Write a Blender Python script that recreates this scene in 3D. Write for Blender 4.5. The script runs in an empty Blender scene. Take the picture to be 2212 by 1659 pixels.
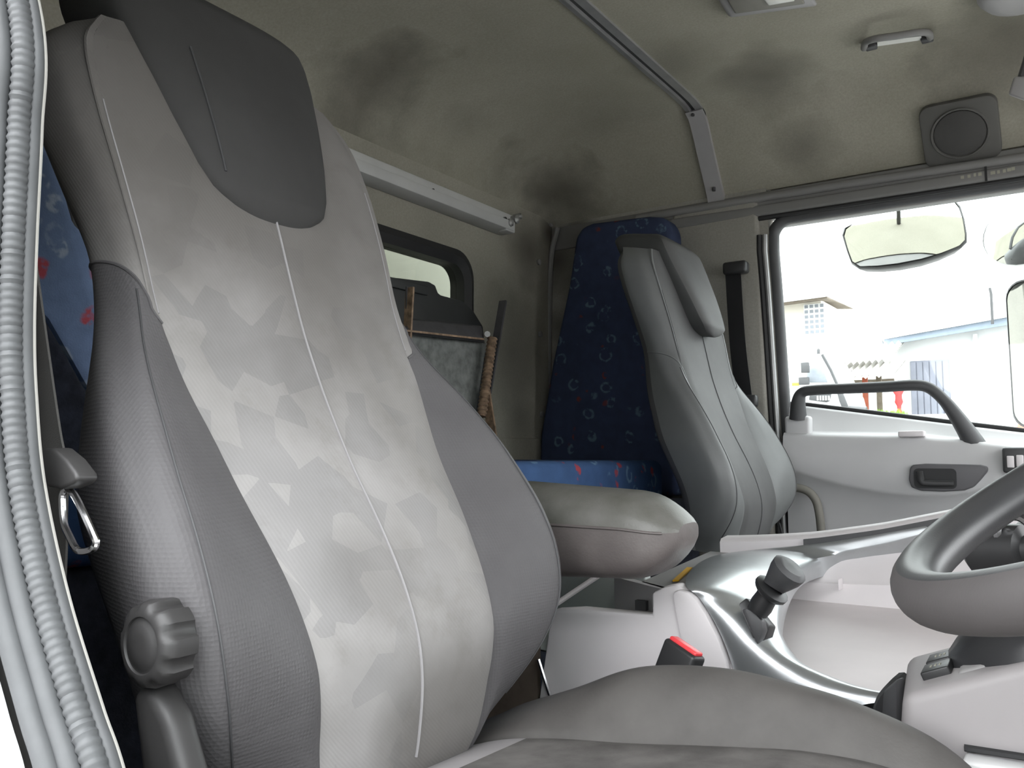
import bpy, bmesh, math, random
from mathutils import Vector, Matrix

# ------------------------------------------------------------------ camera, sky, exposure
sc = bpy.context.scene
COL = sc.collection
cam_d = bpy.data.cameras.new('camera')
cam = bpy.data.objects.new('camera', cam_d)
COL.objects.link(cam)
cam_d.sensor_width = 36.0
cam_d.lens = 36.0 * 1850.0 / 2212.0
cam_d.clip_start = 0.02
cam_d.clip_end = 300
cam.location = (0.0, 0.0, 0.70)
cam.rotation_euler = (math.radians(90 + 4.8), 0, math.radians(34))
sc.camera = cam

world = bpy.data.worlds.new('overcast_sky')
sc.world = world
world.use_nodes = True
bg = world.node_tree.nodes['Background']
bg.inputs[0].default_value = (0.96, 0.98, 1.0, 1)
# overcast sky: three times as bright overhead as at the horizon
wt = world.node_tree
w_tc = wt.nodes.new('ShaderNodeTexCoord')
w_sep = wt.nodes.new('ShaderNodeSeparateXYZ')
w_map = wt.nodes.new('ShaderNodeMapRange')
w_map.inputs['From Min'].default_value = 0.0
w_map.inputs['From Max'].default_value = 1.0
w_map.inputs['To Min'].default_value = 1.0
w_map.inputs['To Max'].default_value = 3.0
wt.links.new(w_tc.outputs['Generated'], w_sep.inputs[0])
wt.links.new(w_sep.outputs['Z'], w_map.inputs['Value'])
wt.links.new(w_map.outputs[0], bg.inputs[1])

sc.view_settings.view_transform = 'Standard'
sc.view_settings.look = 'None'
sc.view_settings.gamma = 1.0
sc.view_settings.use_curve_mapping = False
sc.view_settings.exposure = 2.0

rnd = random.Random(7)
PI = math.pi

# ------------------------------------------------------------------ materials
MATS = {}


class NB:
    """small node helper"""
    def __init__(self, name, rough=0.6, metal=0.0, spec=0.5):
        self.m = bpy.data.materials.new(name)
        self.m.use_nodes = True
        self.t = self.m.node_tree
        self.p = self.t.nodes['Principled BSDF']
        self.p.inputs['Roughness'].default_value = rough
        self.p.inputs['Metallic'].default_value = metal
        self.p.inputs['Specular IOR Level'].default_value = spec
        self.tc = self.t.nodes.new('ShaderNodeTexCoord')
        MATS[name] = self.m

    def n(self, kind, **kw):
        nd = self.t.nodes.new(kind)
        for k, v in kw.items():
            if k in ('operation', 'blend_type', 'data_type', 'feature', 'wave_type', 'bands_direction', 'distance', 'clamp', 'use_clamp'):
                setattr(nd, k, v)
            else:
                nd.inputs[k.replace('_', ' ')].default_value = v
        return nd

    def link(self, a, b):
        self.t.links.new(a, b)

    def obj(self):
        return self.tc.outputs['Object']

    def noise(self, scale, detail=4, rough=0.55, vec=None):
        nd = self.n('ShaderNodeTexNoise', Scale=scale, Detail=detail, Roughness=rough)
        self.link(vec if vec is not None else self.obj(), nd.inputs['Vector'])
        return nd.outputs['Fac']

    def ramp(self, fac, lo, hi, a=0.0, b=1.0):
        nd = self.n('ShaderNodeMapRange')
        nd.inputs['From Min'].default_value = lo
        nd.inputs['From Max'].default_value = hi
        nd.inputs['To Min'].default_value = a
        nd.inputs['To Max'].default_value = b
        self.link(fac, nd.inputs['Value'])
        return nd.outputs[0]

    def math(self, op, a, b=None):
        nd = self.n('ShaderNodeMath', operation=op)
        for i, v in enumerate((a, b)):
            if v is None:
                continue
            if isinstance(v, (int, float)):
                nd.inputs[i].default_value = v
            else:
                self.link(v, nd.inputs[i])
        return nd.outputs[0]

    def mix(self, fac, a, b):
        nd = self.n('ShaderNodeMix', data_type='RGBA')
        if isinstance(fac, (int, float)):
            nd.inputs[0].default_value = fac
        else:
            self.link(fac, nd.inputs[0])
        for idx, v in ((6, a), (7, b)):
            if isinstance(v, tuple):
                nd.inputs[idx].default_value = (*v, 1)
            else:
                self.link(v, nd.inputs[idx])
        return nd.outputs[2]

    def color(self, c):
        if isinstance(c, tuple):
            self.p.inputs['Base Color'].default_value = (*c, 1)
        else:
            self.link(c, self.p.inputs['Base Color'])

    def bump(self, h, strength=0.2, dist=0.002):
        b = self.n('ShaderNodeBump')
        b.inputs['Strength'].default_value = strength
        b.inputs['Distance'].default_value = dist
        self.link(h, b.inputs['Height'])
        self.link(b.outputs[0], self.p.inputs['Normal'])


def simple(name, col, rough=0.6, metal=0.0, var=0.12, nscale=9, bump=0.0, bscale=250, spec=0.5):
    b = NB(name, rough, metal, spec)
    f = b.ramp(b.noise(nscale), 0.3, 0.7)
    d = tuple(max(0, c * (1 - var)) for c in col)
    u = tuple(min(1, c * (1 + var * 0.6)) for c in col)
    b.color(b.mix(f, d, u))
    if bump > 0:
        b.bump(b.noise(bscale, 2), bump, 0.001)
    return b


# centres are local to the driver seat's base point
GRIME_SHADE = [((-0.42, 0.0, 1.02), 0.34, 0.62), ((-0.17, 0.03, 0.47), 0.11, 0.45), ((-0.20, -0.03, 0.60), 0.06, 0.25), ((-0.42, -0.17, 1.02), 0.22, 0.45)]
# seat cloth: pale grey weave with darker angular patches and wear
b = NB('seat_cloth', 0.9, spec=0.2)
vor = b.n('ShaderNodeTexVoronoi', Scale=27.0, Randomness=0.9)
b.link(b.obj(), vor.inputs['Vector'])
sep = b.n('ShaderNodeSeparateColor')
b.link(vor.outputs['Color'], sep.inputs[0])
patch = b.ramp(sep.outputs[0], 0.62, 0.63)
patch = b.math('MULTIPLY', patch, b.ramp(b.noise(5, 2), 0.4, 0.62, 0.15, 1.0))
wv = b.n('ShaderNodeTexWave', Scale=150.0, Distortion=0.4)
wv.bands_direction = 'DIAGONAL'
b.link(b.obj(), wv.inputs['Vector'])
base = b.mix(b.ramp(b.noise(6, 5), 0.35, 0.7), (0.25, 0.24, 0.23), (0.35, 0.338, 0.333))
base = b.mix(b.math('MULTIPLY', b.ramp(b.noise(15, 6, 0.7), 0.54, 0.75), 0.35), base, (0.16, 0.148, 0.128))
pc = b.mix(b.math('MULTIPLY', wv.outputs['Fac'], 0.35), (0.15, 0.15, 0.155), (0.25, 0.25, 0.26))
clo = b.mix(b.math('MULTIPLY', patch, 0.32), base, pc)
# grime: shade painted over neck and shoulder grease at the top, a dirty patch low on the back
for (cp_, rad_, st_) in GRIME_SHADE:
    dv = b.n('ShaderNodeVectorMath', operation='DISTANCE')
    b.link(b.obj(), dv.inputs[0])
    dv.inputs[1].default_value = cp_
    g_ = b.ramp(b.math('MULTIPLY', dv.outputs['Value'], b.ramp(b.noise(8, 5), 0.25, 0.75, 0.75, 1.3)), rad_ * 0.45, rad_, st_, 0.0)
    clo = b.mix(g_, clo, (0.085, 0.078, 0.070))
b.color(clo)
b.bump(b.math('ADD', wv.outputs['Fac'], b.noise(420, 2)), 0.12, 0.0008)

simple('seat_cloth_plain', (0.30, 0.285, 0.29), 0.9, var=0.15, bump=0.2, bscale=500, spec=0.2)
b = simple('cushion_cloth', (0.115, 0.108, 0.104), 0.88, var=0.35, nscale=26, bump=0.25, bscale=420, spec=0.2)

# vinyl bolsters with a fine woven dot grain
b = NB('seat_vinyl', 0.6, spec=0.3)
v2 = b.n('ShaderNodeTexVoronoi', Scale=330.0, Randomness=0.15)
b.link(b.obj(), v2.inputs['Vector'])
b.color(b.mix(b.ramp(b.noise(7), 0.3, 0.7), (0.085, 0.081, 0.084), (0.115, 0.111, 0.114)))
b.bump(v2.outputs['Distance'], 0.35, 0.0012)
b = NB('cushion_vinyl', 0.62, spec=0.35)
b.color(b.mix(b.ramp(b.noise(14, 5), 0.3, 0.75), (0.075, 0.070, 0.067), (0.115, 0.108, 0.103)))
b.bump(b.noise(320, 3), 0.2, 0.001)
simple('headrest_cloth', (0.052, 0.051, 0.05), 0.9, var=0.2, nscale=5, bump=0.25, bscale=500, spec=0.25)
simple('seat_leather', (0.15, 0.155, 0.155), 0.45, var=0.15, nscale=8, bump=0.1, bscale=300, spec=0.45)
simple('seat_leather_front', (0.095, 0.095, 0.095), 0.6, var=0.2, nscale=8, bump=0.1, bscale=300, spec=0.4)  # front of the same leather, toned against the light it catches
simple('stitching', (0.31, 0.30, 0.305), 0.8)
simple('dark_stitching', (0.03, 0.03, 0.03), 0.8)
b = NB('armrest_vinyl', 0.48, spec=0.45)
b.color(b.mix(b.ramp(b.noise(11, 5), 0.35, 0.7), (0.115, 0.10, 0.097), (0.18, 0.16, 0.153)))
b.bump(b.noise(380, 3), 0.25, 0.001)
b = NB('armrest_top', 0.4, spec=0.5)
b.color(b.mix(b.ramp(b.noise(14, 6), 0.4, 0.7), (0.10, 0.10, 0.085), (0.17, 0.165, 0.155)))
b.bump(b.noise(380, 3), 0.3, 0.001)

simple('black_plastic', (0.025, 0.025, 0.026), 0.42, var=0.1, bump=0.05)
simple('charcoal_plastic', (0.065, 0.065, 0.068), 0.5, var=0.1, bump=0.08)
simple('wheel_leather', (0.035, 0.035, 0.037), 0.40, var=0.15, bump=0.06, bscale=600)
simple('wheel_underside', (0.06, 0.055, 0.055), 0.55, var=0.15, bump=0.06, bscale=600)
simple('grey_plastic', (0.34, 0.33, 0.33), 0.55, var=0.1, nscale=5, bump=0.06, bscale=400)
simple('pale_plastic', (0.74, 0.70, 0.708), 0.5, var=0.08, nscale=6, bump=0.04, bscale=400)
simple('housing_plastic', (0.32, 0.30, 0.302), 0.5, var=0.08, nscale=6, bump=0.04, bscale=400)
simple('tray_plastic', (0.66, 0.615, 0.615), 0.55, var=0.08, nscale=6, bump=0.04, bscale=400)
simple('pale_green_plastic', (0.45, 0.49, 0.47), 0.5, var=0.08)
simple('door_plastic', (0.56, 0.556, 0.56), 0.55, var=0.07, nscale=4, bump=0.05, bscale=400)
simple('door_plastic_dark', (0.115, 0.112, 0.118), 0.5, var=0.1)
simple('trim_plastic', (0.21, 0.205, 0.20), 0.6, var=0.12, nscale=5)
simple('silver_trim', (0.50, 0.52, 0.53), 0.30, metal=0.75, var=0.06, nscale=30)
simple('aluminium', (0.42, 0.42, 0.42), 0.42, metal=0.6, var=0.12, nscale=20)
simple('painted_rail', (0.50, 0.50, 0.49), 0.5, var=0.08)
simple('dull_steel', (0.35, 0.35, 0.34), 0.5, metal=0.6)
simple('headrest_leather', (0.055, 0.057, 0.057), 0.5, var=0.15)
simple('knob_plastic', (0.028, 0.027, 0.027), 0.5, var=0.1, bump=0.08)
simple('chrome', (0.75, 0.75, 0.76), 0.15, metal=1.0)
simple('rubber', (0.022, 0.022, 0.023), 0.6, var=0.1)
simple('seal_rubber', (0.075, 0.078, 0.081), 0.55, var=0.2, nscale=30, spec=0.4)
simple('seal_cloth', (0.40, 0.39, 0.36), 0.9)
simple('belt_webbing', (0.055, 0.053, 0.05), 0.8, bump=0.3, bscale=900)
simple('belt_webbing_black', (0.02, 0.02, 0.022), 0.7, bump=0.3, bscale=900)
simple('red_button', (0.75, 0.06, 0.07), 0.35, var=0.08)
simple('yellow_sticker', (0.72, 0.40, 0.015), 0.5)
simple('body_paint', (0.72, 0.72, 0.72), 0.25, var=0.03, spec=0.6)
simple('rust_steel', (0.25, 0.17, 0.11), 0.7, metal=0.2, var=0.6, nscale=70, bump=0.4, bscale=160)
simple('dark_steel', (0.075, 0.073, 0.078), 0.5, metal=0.3, var=0.2, nscale=30)
simple('felt', (0.165, 0.175, 0.165), 0.95, var=0.4, nscale=45, bump=0.5, bscale=220)
simple('black_metal', (0.028, 0.030, 0.030), 0.6, var=0.2)
simple('navy_carpet', (0.022, 0.026, 0.042), 0.95, var=0.5, nscale=60, bump=0.5, bscale=300)
simple('floor_mat', (0.06, 0.055, 0.05), 0.85, var=0.4, nscale=20)
simple('brown_panel', (0.16, 0.125, 0.10), 0.8, var=0.3, nscale=30)
simple('lamp_lens', (0.80, 0.80, 0.76), 0.35)
simple('lamp_housing', (0.21, 0.20, 0.175), 0.6)
simple('print_mark', (0.34, 0.33, 0.27), 0.7)
simple('speaker_mesh', (0.055, 0.053, 0.05), 0.8, bump=0.5, bscale=500)
simple('speaker_plate', (0.10, 0.097, 0.09), 0.8)

# mirror glass
b = NB('mirror_glass', 0.03, 1.0)
b.color((0.80, 0.82, 0.81))

# window panes: clear with a weak reflection
def glass(name, tint, refl):
    m = bpy.data.materials.new(name)
    m.use_nodes = True
    t = m.node_tree
    for nd in list(t.nodes):
        if nd.type != 'OUTPUT_MATERIAL':
            t.nodes.remove(nd)
    out = [n for n in t.nodes if n.type == 'OUTPUT_MATERIAL'][0]
    tr = t.nodes.new('ShaderNodeBsdfTransparent')
    tr.inputs[0].default_value = (*tint, 1)
    gl = t.nodes.new('ShaderNodeBsdfGlossy')
    gl.inputs['Roughness'].default_value = 0.02
    mx = t.nodes.new('ShaderNodeMixShader')
    mx.inputs[0].default_value = refl
    t.links.new(tr.outputs[0], mx.inputs[1])
    t.links.new(gl.outputs[0], mx.inputs[2])
    t.links.new(mx.outputs[0], out.inputs[0])
    MATS[name] = m


glass('window_glass', (0.93, 0.96, 0.95), 0.04)
glass('rear_glass', (0.48, 0.50, 0.45), 0.04)

# headliner with soot smudges at fixed places
def headliner(name, stains, base_a, base_b):
    b = NB(name, 0.95, spec=0.1)
    c = b.mix(b.ramp(b.noise(3.2, 5), 0.3, 0.7), base_a, base_b)
    geo = b.n('ShaderNodeNewGeometry')
    total = None
    nz = b.n('ShaderNodeTexNoise', Scale=9.0, Detail=5.0)
    b.link(geo.outputs['Position'], nz.inputs['Vector'])
    nz_s = b.ramp(nz.outputs['Fac'], 0.2, 0.8, 0.55, 1.5)
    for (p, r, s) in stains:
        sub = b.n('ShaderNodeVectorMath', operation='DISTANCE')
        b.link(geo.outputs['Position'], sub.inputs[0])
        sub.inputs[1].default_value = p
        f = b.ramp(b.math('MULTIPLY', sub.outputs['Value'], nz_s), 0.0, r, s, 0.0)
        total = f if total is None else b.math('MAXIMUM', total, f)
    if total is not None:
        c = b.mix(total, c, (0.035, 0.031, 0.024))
    fine = b.noise(190, 3)
    c = b.mix(b.ramp(fine, 0.3, 0.8, 0.0, 0.25), c, (0.10, 0.095, 0.08))
    b.color(c)
    b.bump(b.noise(330, 3), 0.3, 0.0015)


# blue patterned moquette: rings and red dabs
def moquette(name, base, light, red, darken, ring_t=0.36, dab_t=0.62):
    b = NB(name, 0.95, spec=0.15)
    map_ = b.n('ShaderNodeMapping')
    b.link(b.obj(), map_.inputs['Vector'])
    warp = b.n('ShaderNodeTexNoise', Scale=22.0, Detail=3.0)
    b.link(map_.outputs[0], warp.inputs['Vector'])
    add = b.n('ShaderNodeMix', data_type='VECTOR')
    add.inputs[0].default_value = 0.025
    b.link(map_.outputs[0], add.inputs[4])
    b.link(warp.outputs['Color'], add.inputs[5])
    v = b.n('ShaderNodeTexVoronoi', Scale=19.0, Randomness=0.85)
    b.link(add.outputs[1], v.inputs['Vector'])
    s1 = b.n('ShaderNodeSeparateColor')
    b.link(v.outputs['Color'], s1.inputs[0])
    ring = b.math('MULTIPLY', b.ramp(v.outputs['Distance'], 0.20, 0.24), b.ramp(v.outputs['Distance'], 0.36, 0.31))
    ring = b.math('MULTIPLY', ring, b.ramp(s1.outputs[0], ring_t, ring_t + 0.04))
    ring = b.math('MULTIPLY', ring, b.ramp(b.noise(60, 2), 0.42, 0.55))
    v2 = b.n('ShaderNodeTexVoronoi', Scale=24.0, Randomness=1.0)
    b.link(add.outputs[1], v2.inputs['Vector'])
    s2 = b.n('ShaderNodeSeparateColor')
    b.link(v2.outputs['Color'], s2.inputs[0])
    dab = b.math('MULTIPLY', b.ramp(v2.outputs['Distance'], 0.30, 0.22), b.ramp(s2.outputs[1], dab_t, dab_t + 0.04))
    dab = b.math('MULTIPLY', dab, b.ramp(b.noise(45, 2), 0.45, 0.55))
    c = b.mix(b.ramp(b.noise(30, 4), 0.3, 0.7), tuple(x * 0.8 for x in base), base)
    c = b.mix(b.math('MULTIPLY', ring, 0.7), c, light)
    c = b.mix(b.math('MULTIPLY', dab, 0.85), c, red)
    if darken:
        c = b.mix(b.ramp(b.noise(3.0, 4), 0.35, 0.65, darken * 0.6, darken), c, (0.012, 0.012, 0.014))
    b.color(c)
    b.bump(b.noise(400, 2), 0.4, 0.001)


moquette('blue_moquette_lit', (0.27, 0.37, 0.60), (0.62, 0.70, 0.78), (0.72, 0.10, 0.10), 0.0, 0.15, 0.40)  # blue raised to stand in for light reaching the near pad
moquette('blue_moquette_deep', (0.05, 0.10, 0.22), (0.15, 0.25, 0.36), (0.38, 0.05, 0.05), 0.12, 0.3, 0.5)
moquette('blue_moquette_dark', (0.060, 0.080, 0.155), (0.17, 0.26, 0.36), (0.26, 0.06, 0.05), 0.45)  # darker mottled blue for the far pad

# outdoor materials
simple('concrete_yard', (0.27, 0.265, 0.255), 0.9, var=0.15, nscale=0.6)
simple('shed_boards', (0.16, 0.155, 0.15), 0.9, var=0.15, nscale=1.0)
simple('white_wall', (0.80, 0.80, 0.79), 0.8, var=0.05, nscale=0.8)
simple('cream_wall', (0.74, 0.70, 0.62), 0.8, var=0.06, nscale=0.8)
simple('blue_fascia', (0.26, 0.31, 0.38), 0.7, var=0.08)
simple('grey_door_paint', (0.24, 0.25, 0.30), 0.6, var=0.12, nscale=3)
simple('soffit_board', (0.16, 0.13, 0.10), 0.8, var=0.3)
simple('window_dark', (0.22, 0.24, 0.27), 0.3)
simple('roof_sheet', (0.75, 0.73, 0.70), 0.6, var=0.12)
simple('grass_green', (0.24, 0.42, 0.06), 0.9, var=0.4, nscale=30)
simple('post_red', (0.42, 0.10, 0.05), 0.6)
simple('cloth_red', (0.55, 0.05, 0.05), 0.8)
simple('cloth_blue', (0.08, 0.28, 0.60), 0.8)
simple('orange_cone', (0.75, 0.12, 0.05), 0.6)
simple('amber_lamp', (0.75, 0.45, 0.05), 0.4)


# ------------------------------------------------------------------ mesh helpers
def root_loc(o):
    while o.parent is not None:
        o = o.parent
    return o.location


def thing(name, label, cat, loc=(0, 0, 0), group=None, kind=None):
    o = bpy.data.objects.new(name, None)
    COL.objects.link(o)
    o.location = loc
    o.empty_display_size = 0.05
    tag(o, label, cat, group, kind)
    return o


def tag(o, label=None, cat=None, group=None, kind=None):
    if label:
        o['label'] = label
    if cat:
        o['category'] = cat
    if group:
        o['group'] = group
    if kind:
        o['kind'] = kind
    return o


def mesh(name, verts, faces, mat, parent=None, smooth=True, sharp=40):
    """world-space vertices -> one linked object (local to its root when it has one)"""
    vs = [Vector(v) for v in verts]
    if parent is not None:
        off = Vector(root_loc(parent))
    else:
        n = len(vs)
        off = Vector((sum(v.x for v in vs) / n, sum(v.y for v in vs) / n, min(v.z for v in vs)))
    me = bpy.data.meshes.new(name)
    me.from_pydata([v - off for v in vs], [], [tuple(f) for f in faces])
    bm = bmesh.new()
    bm.from_mesh(me)
    bmesh.ops.recalc_face_normals(bm, faces=bm.faces)
    if smooth:
        lim = math.radians(sharp)
        for e in bm.edges:
            if len(e.link_faces) == 2 and e.calc_face_angle(0) > lim:
                e.smooth = False
        for f in bm.faces:
            f.smooth = True
    bm.to_mesh(me)
    bm.free()
    me.materials.append(MATS[mat])
    o = bpy.data.objects.new(name, me)
    COL.objects.link(o)
    if parent is not None:
        o.parent = parent
    else:
        o.location = off
    return o


def grid_faces(nr, nc, close_c=False, flip=False):
    F = []
    for i in range(nr - 1):
        for j in range(nc if close_c else nc - 1):
            a = i * nc + j
            b_ = i * nc + (j + 1) % nc
            F.append((a, b_, b_ + nc, a + nc))
    return F


def loft(name, rings, mat, parent=None, closed=True, caps=True, sharp=40):
    nc = len(rings[0])
    V = [p for r in rings for p in r]
    F = grid_faces(len(rings), nc, closed)
    if caps and closed:
        F.append(tuple(range(nc)))
        F.append(tuple(range(len(V) - nc, len(V))))
    return mesh(name, V, F, mat, parent, True, sharp)


def crom(pts, n):
    """catmull-rom through points, n samples per span"""
    P = [Vector(p) for p in pts]
    out = []
    for i in range(len(P) - 1):
        p0 = P[i - 1] if i > 0 else P[i] * 2 - P[i + 1]
        p1, p2 = P[i], P[i + 1]
        p3 = P[i + 2] if i + 2 < len(P) else P[i + 1] * 2 - P[i]
        for k in range(n):
            t = k / n
            out.append(0.5 * ((2 * p1) + (p2 - p0) * t + (2 * p0 - 5 * p1 + 4 * p2 - p3) * t * t + (3 * p1 - p0 - 3 * p2 + p3) * t ** 3))
    out.append(P[-1].copy())
    return out


def tube_rings(path, rad, n=10, flat=1.0, up=None):
    P = [Vector(p) for p in path]
    rings = []
    prev = None
    for i, p in enumerate(P):
        d = (P[min(i + 1, len(P) - 1)] - P[max(i - 1, 0)]).normalized()
        if prev is None:
            ref = Vector(up) if up else (Vector((0, 0, 1)) if abs(d.z) < 0.9 else Vector((1, 0, 0)))
            a = (ref - d * ref.dot(d)).normalized()
        else:
            a = (prev - d * prev.dot(d)).normalized()
        prev = a
        c = d.cross(a)
        r = rad[i] if isinstance(rad, (list, tuple)) else rad
        rings.append([p + a * (r * math.cos(2 * PI * k / n)) + c * (r * flat * math.sin(2 * PI * k / n)) for k in range(n)])
    return rings


def tube(name, path, rad, mat, parent=None, n=10, flat=1.0, up=None):
    return loft(name, tube_rings(path, rad, n, flat, up), mat, parent)


def box(name, lo, hi, mat, parent=None, bev=0.0, seg=2):
    lo, hi = tuple(map(min, lo, hi)), tuple(map(max, lo, hi))
    return hexa(name, [(lo[0], lo[1], lo[2]), (hi[0], lo[1], lo[2]), (hi[0], hi[1], lo[2]), (lo[0], hi[1], lo[2]),
                       (lo[0], lo[1], hi[2]), (hi[0], lo[1], hi[2]), (hi[0], hi[1], hi[2]), (lo[0], hi[1], hi[2])], mat, parent, bev, seg)


def bevelled(verts, faces, bev, seg):
    bm = bmesh.new()
    vs = [bm.verts.new(v) for v in verts]
    for f in faces:
        bm.faces.new([vs[i] for i in f])
    bmesh.ops.recalc_face_normals(bm, faces=bm.faces)
    if bev > 0:
        es = [e for e in bm.edges if len(e.link_faces) == 2 and e.calc_face_angle(0) > 0.35]
        bmesh.ops.bevel(bm, geom=es, offset=bev, segments=seg, profile=0.5, affect='EDGES', clamp_overlap=True)
    bm.verts.index_update()
    V = [v.co.copy() for v in bm.verts]
    F = [[v.index for v in f.verts] for f in bm.faces]
    bm.free()
    return V, F


def hexa(name, c, mat, parent=None, bev=0.0, seg=2):
    F = [(0, 3, 2, 1), (4, 5, 6, 7), (0, 1, 5, 4), (1, 2, 6, 5), (2, 3, 7, 6), (3, 0, 4, 7)]
    V, F = bevelled(c, F, bev, seg)
    return mesh(name, V, F, mat, parent, bev > 0, 60)


def prism(name, poly, axis, d0, d1, mat, parent=None, bev=0.0, seg=2):
    """polygon in the two axes other than `axis`, extruded d0..d1 along it (poly coords in X,Y,Z order minus axis)"""
    def mk(p, d):
        if axis == 'X':
            return (d, p[0], p[1])
        if axis == 'Y':
            return (p[0], d, p[1])
        return (p[0], p[1], d)
    n = len(poly)
    V = [mk(p, d0) for p in poly] + [mk(p, d1) for p in poly]
    F = [tuple(range(n)), tuple(range(2 * n - 1, n - 1, -1))]
    for i in range(n):
        j = (i + 1) % n
        F.append((i, i + n, j + n, j))
    V, F = bevelled(V, F, bev, seg)
    return mesh(name, V, F, mat, parent, True, 35)


def rrect(cx, cy, hx, hy, r, n=6):
    out = []
    for (sx, sy, a0) in ((1, 1, 0), (-1, 1, 90), (-1, -1, 180), (1, -1, 270)):
        for k in range(n + 1):
            a = math.radians(a0 + 90 * k / n)
            out.append((cx + sx * (hx - r) + r * math.cos(a), cy + sy * (hy - r) + r * math.sin(a)))
    return out


def slab(name, outer, normal, thick, mat, parent=None, bev=0.0, seg=2):
    """planar 3-D polygon given thickness along normal"""
    nv = Vector(normal).normalized() * thick
    n = len(outer)
    V = [Vector(p) for p in outer] + [Vector(p) + nv for p in outer]
    F = [tuple(range(n)), tuple(range(2 * n - 1, n - 1, -1))]
    for i in range(n):
        j = (i + 1) % n
        F.append((i, i + n, j + n, j))
    V, F = bevelled(V, F, bev, seg)
    return mesh(name, V, F, mat, parent, True, 35)


def lerp_tab(tab, z):
    """piecewise-linear table [(z, a, b, ...)]"""
    if z <= tab[0][0]:
        return tab[0][1:]
    for (p, q) in zip(tab, tab[1:]):
        if z <= q[0]:
            t = (z - p[0]) / (q[0] - p[0])
            return tuple(p[i] + (q[i] - p[i]) * t for i in range(1, len(p)))
    return tab[-1][1:]


def smooth_tab(tab, z):
    """smoothed table lookup"""
    h = 0.012
    acc = None
    for k in (-2, -1, 0, 1, 2):
        v = lerp_tab(tab, z + k * h)
        w = (1, 2, 3, 2, 1)[k + 2] / 9
        acc = [a * w for a in v] if acc is None else [x + a * w for x, a in zip(acc, v)]
    return acc



# ------------------------------------------------------------------ outdoors: ground and the cargo body behind the cab
GZ = -1.2
o = mesh('ground', [(-60, -40, GZ), (60, -40, GZ), (60, 9, GZ), (-60, 9, GZ), (60, 17, 1.45), (-60, 17, 1.45), (60, 80, 1.6), (-60, 80, 1.6)],
         [(0, 1, 2, 3), (3, 2, 4, 5), (5, 4, 6, 7)], 'concrete_yard', None, False)
tag(o, None, None, None, 'structure')
cargo = thing('cargo_body', 'white cargo body wall seen through the small rear cab window', 'truck body', (-2.6, 1.27, -0.4))
box('front_wall', (-1.78, 0.06, -0.35), (-1.72, 2.46, 1.75), 'body_paint', cargo, 0.01)
box('side_wall', (-6.0, 2.42, -0.35), (-1.78, 2.46, 1.75), 'body_paint', cargo, 0.005)
box('side_wall', (-6.0, 0.06, -0.35), (-1.78, 0.10, 1.75), 'body_paint', cargo, 0.005)
box('roof', (-6.0, 0.06, 1.75), (-1.72, 2.46, 1.79), 'body_paint', cargo, 0.005)

# ------------------------------------------------------------------ cab shell
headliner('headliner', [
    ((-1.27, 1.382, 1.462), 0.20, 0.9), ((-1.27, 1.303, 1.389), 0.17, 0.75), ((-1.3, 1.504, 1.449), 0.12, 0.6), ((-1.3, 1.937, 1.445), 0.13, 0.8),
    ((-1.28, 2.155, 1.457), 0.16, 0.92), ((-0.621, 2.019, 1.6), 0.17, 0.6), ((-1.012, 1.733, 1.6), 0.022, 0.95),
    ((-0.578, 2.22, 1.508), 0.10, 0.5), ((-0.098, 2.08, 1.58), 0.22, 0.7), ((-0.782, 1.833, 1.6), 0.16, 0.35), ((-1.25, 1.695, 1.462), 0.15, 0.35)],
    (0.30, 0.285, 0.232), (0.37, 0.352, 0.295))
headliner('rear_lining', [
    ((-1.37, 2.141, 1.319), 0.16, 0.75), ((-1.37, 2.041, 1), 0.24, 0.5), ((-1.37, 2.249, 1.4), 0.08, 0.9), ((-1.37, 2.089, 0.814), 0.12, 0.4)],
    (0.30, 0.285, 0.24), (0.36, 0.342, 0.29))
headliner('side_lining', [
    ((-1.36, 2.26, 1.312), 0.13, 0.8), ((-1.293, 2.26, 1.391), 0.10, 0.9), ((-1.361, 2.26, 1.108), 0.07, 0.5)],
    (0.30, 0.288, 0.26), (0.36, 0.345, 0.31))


def ceil_z(x, y):
    tx = max(0.0, min(1.0, (x + 1.40) / 0.40))
    f = math.sqrt(max(0, 1 - (1 - tx) ** 2.2))
    t = min(y - 0.26, 2.275 - y) / 0.175
    t = max(0.0, t)
    g = t if t < 0.85 else 0.85 + 0.15 * (1 - math.exp(-(t - 0.85) / 0.15))
    tf = max(0.0, min(1.0, (0.95 - x) / 0.45))
    h = math.sqrt(max(0, 1 - (1 - tf) ** 2))
    return 1.42 + 0.205 * f * min(g, 1) * h


NX, NY = 70, 60
V = []
for i in range(NX + 1):
    x = -1.40 + 2.35 * i / NX
    for j in range(NY + 1):
        u_ = j / NY
        y = 0.26 + 2.015 * (u_ - math.sin(2 * PI * u_) / (2 * PI) * 0.55)
        V.append((x, y, ceil_z(x, y)))
nb = len(V)
F = grid_faces(NX + 1, NY + 1)
V += [(-1.42, 0.22, 1.76), (0.97, 0.22, 1.76), (0.97, 2.32, 1.76), (-1.42, 2.32, 1.76), (-1.42, 0.22, 1.415), (0.97, 0.22, 1.415), (0.97, 2.32, 1.415), (-1.42, 2.32, 1.415)]
F += [(nb, nb + 1, nb + 2, nb + 3), (nb, nb + 4, nb + 5, nb + 1), (nb + 1, nb + 5, nb + 6, nb + 2), (nb + 2, nb + 6, nb + 7, nb + 3), (nb + 3, nb + 7, nb + 4, nb)]
ceiling = tag(mesh('ceiling', V, F, 'headliner'), None, None, None, 'structure')

floor = tag(box('floor', (-1.42, 0.24, -0.06), (0.97, 2.32, 0.0), 'floor_mat'), None, None, None, 'structure')

# rear wall with a window opening
WY0, WY1, WZ0, WZ1 = 0.74, 1.822, 0.90, 1.222
V, F = [], []


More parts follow.
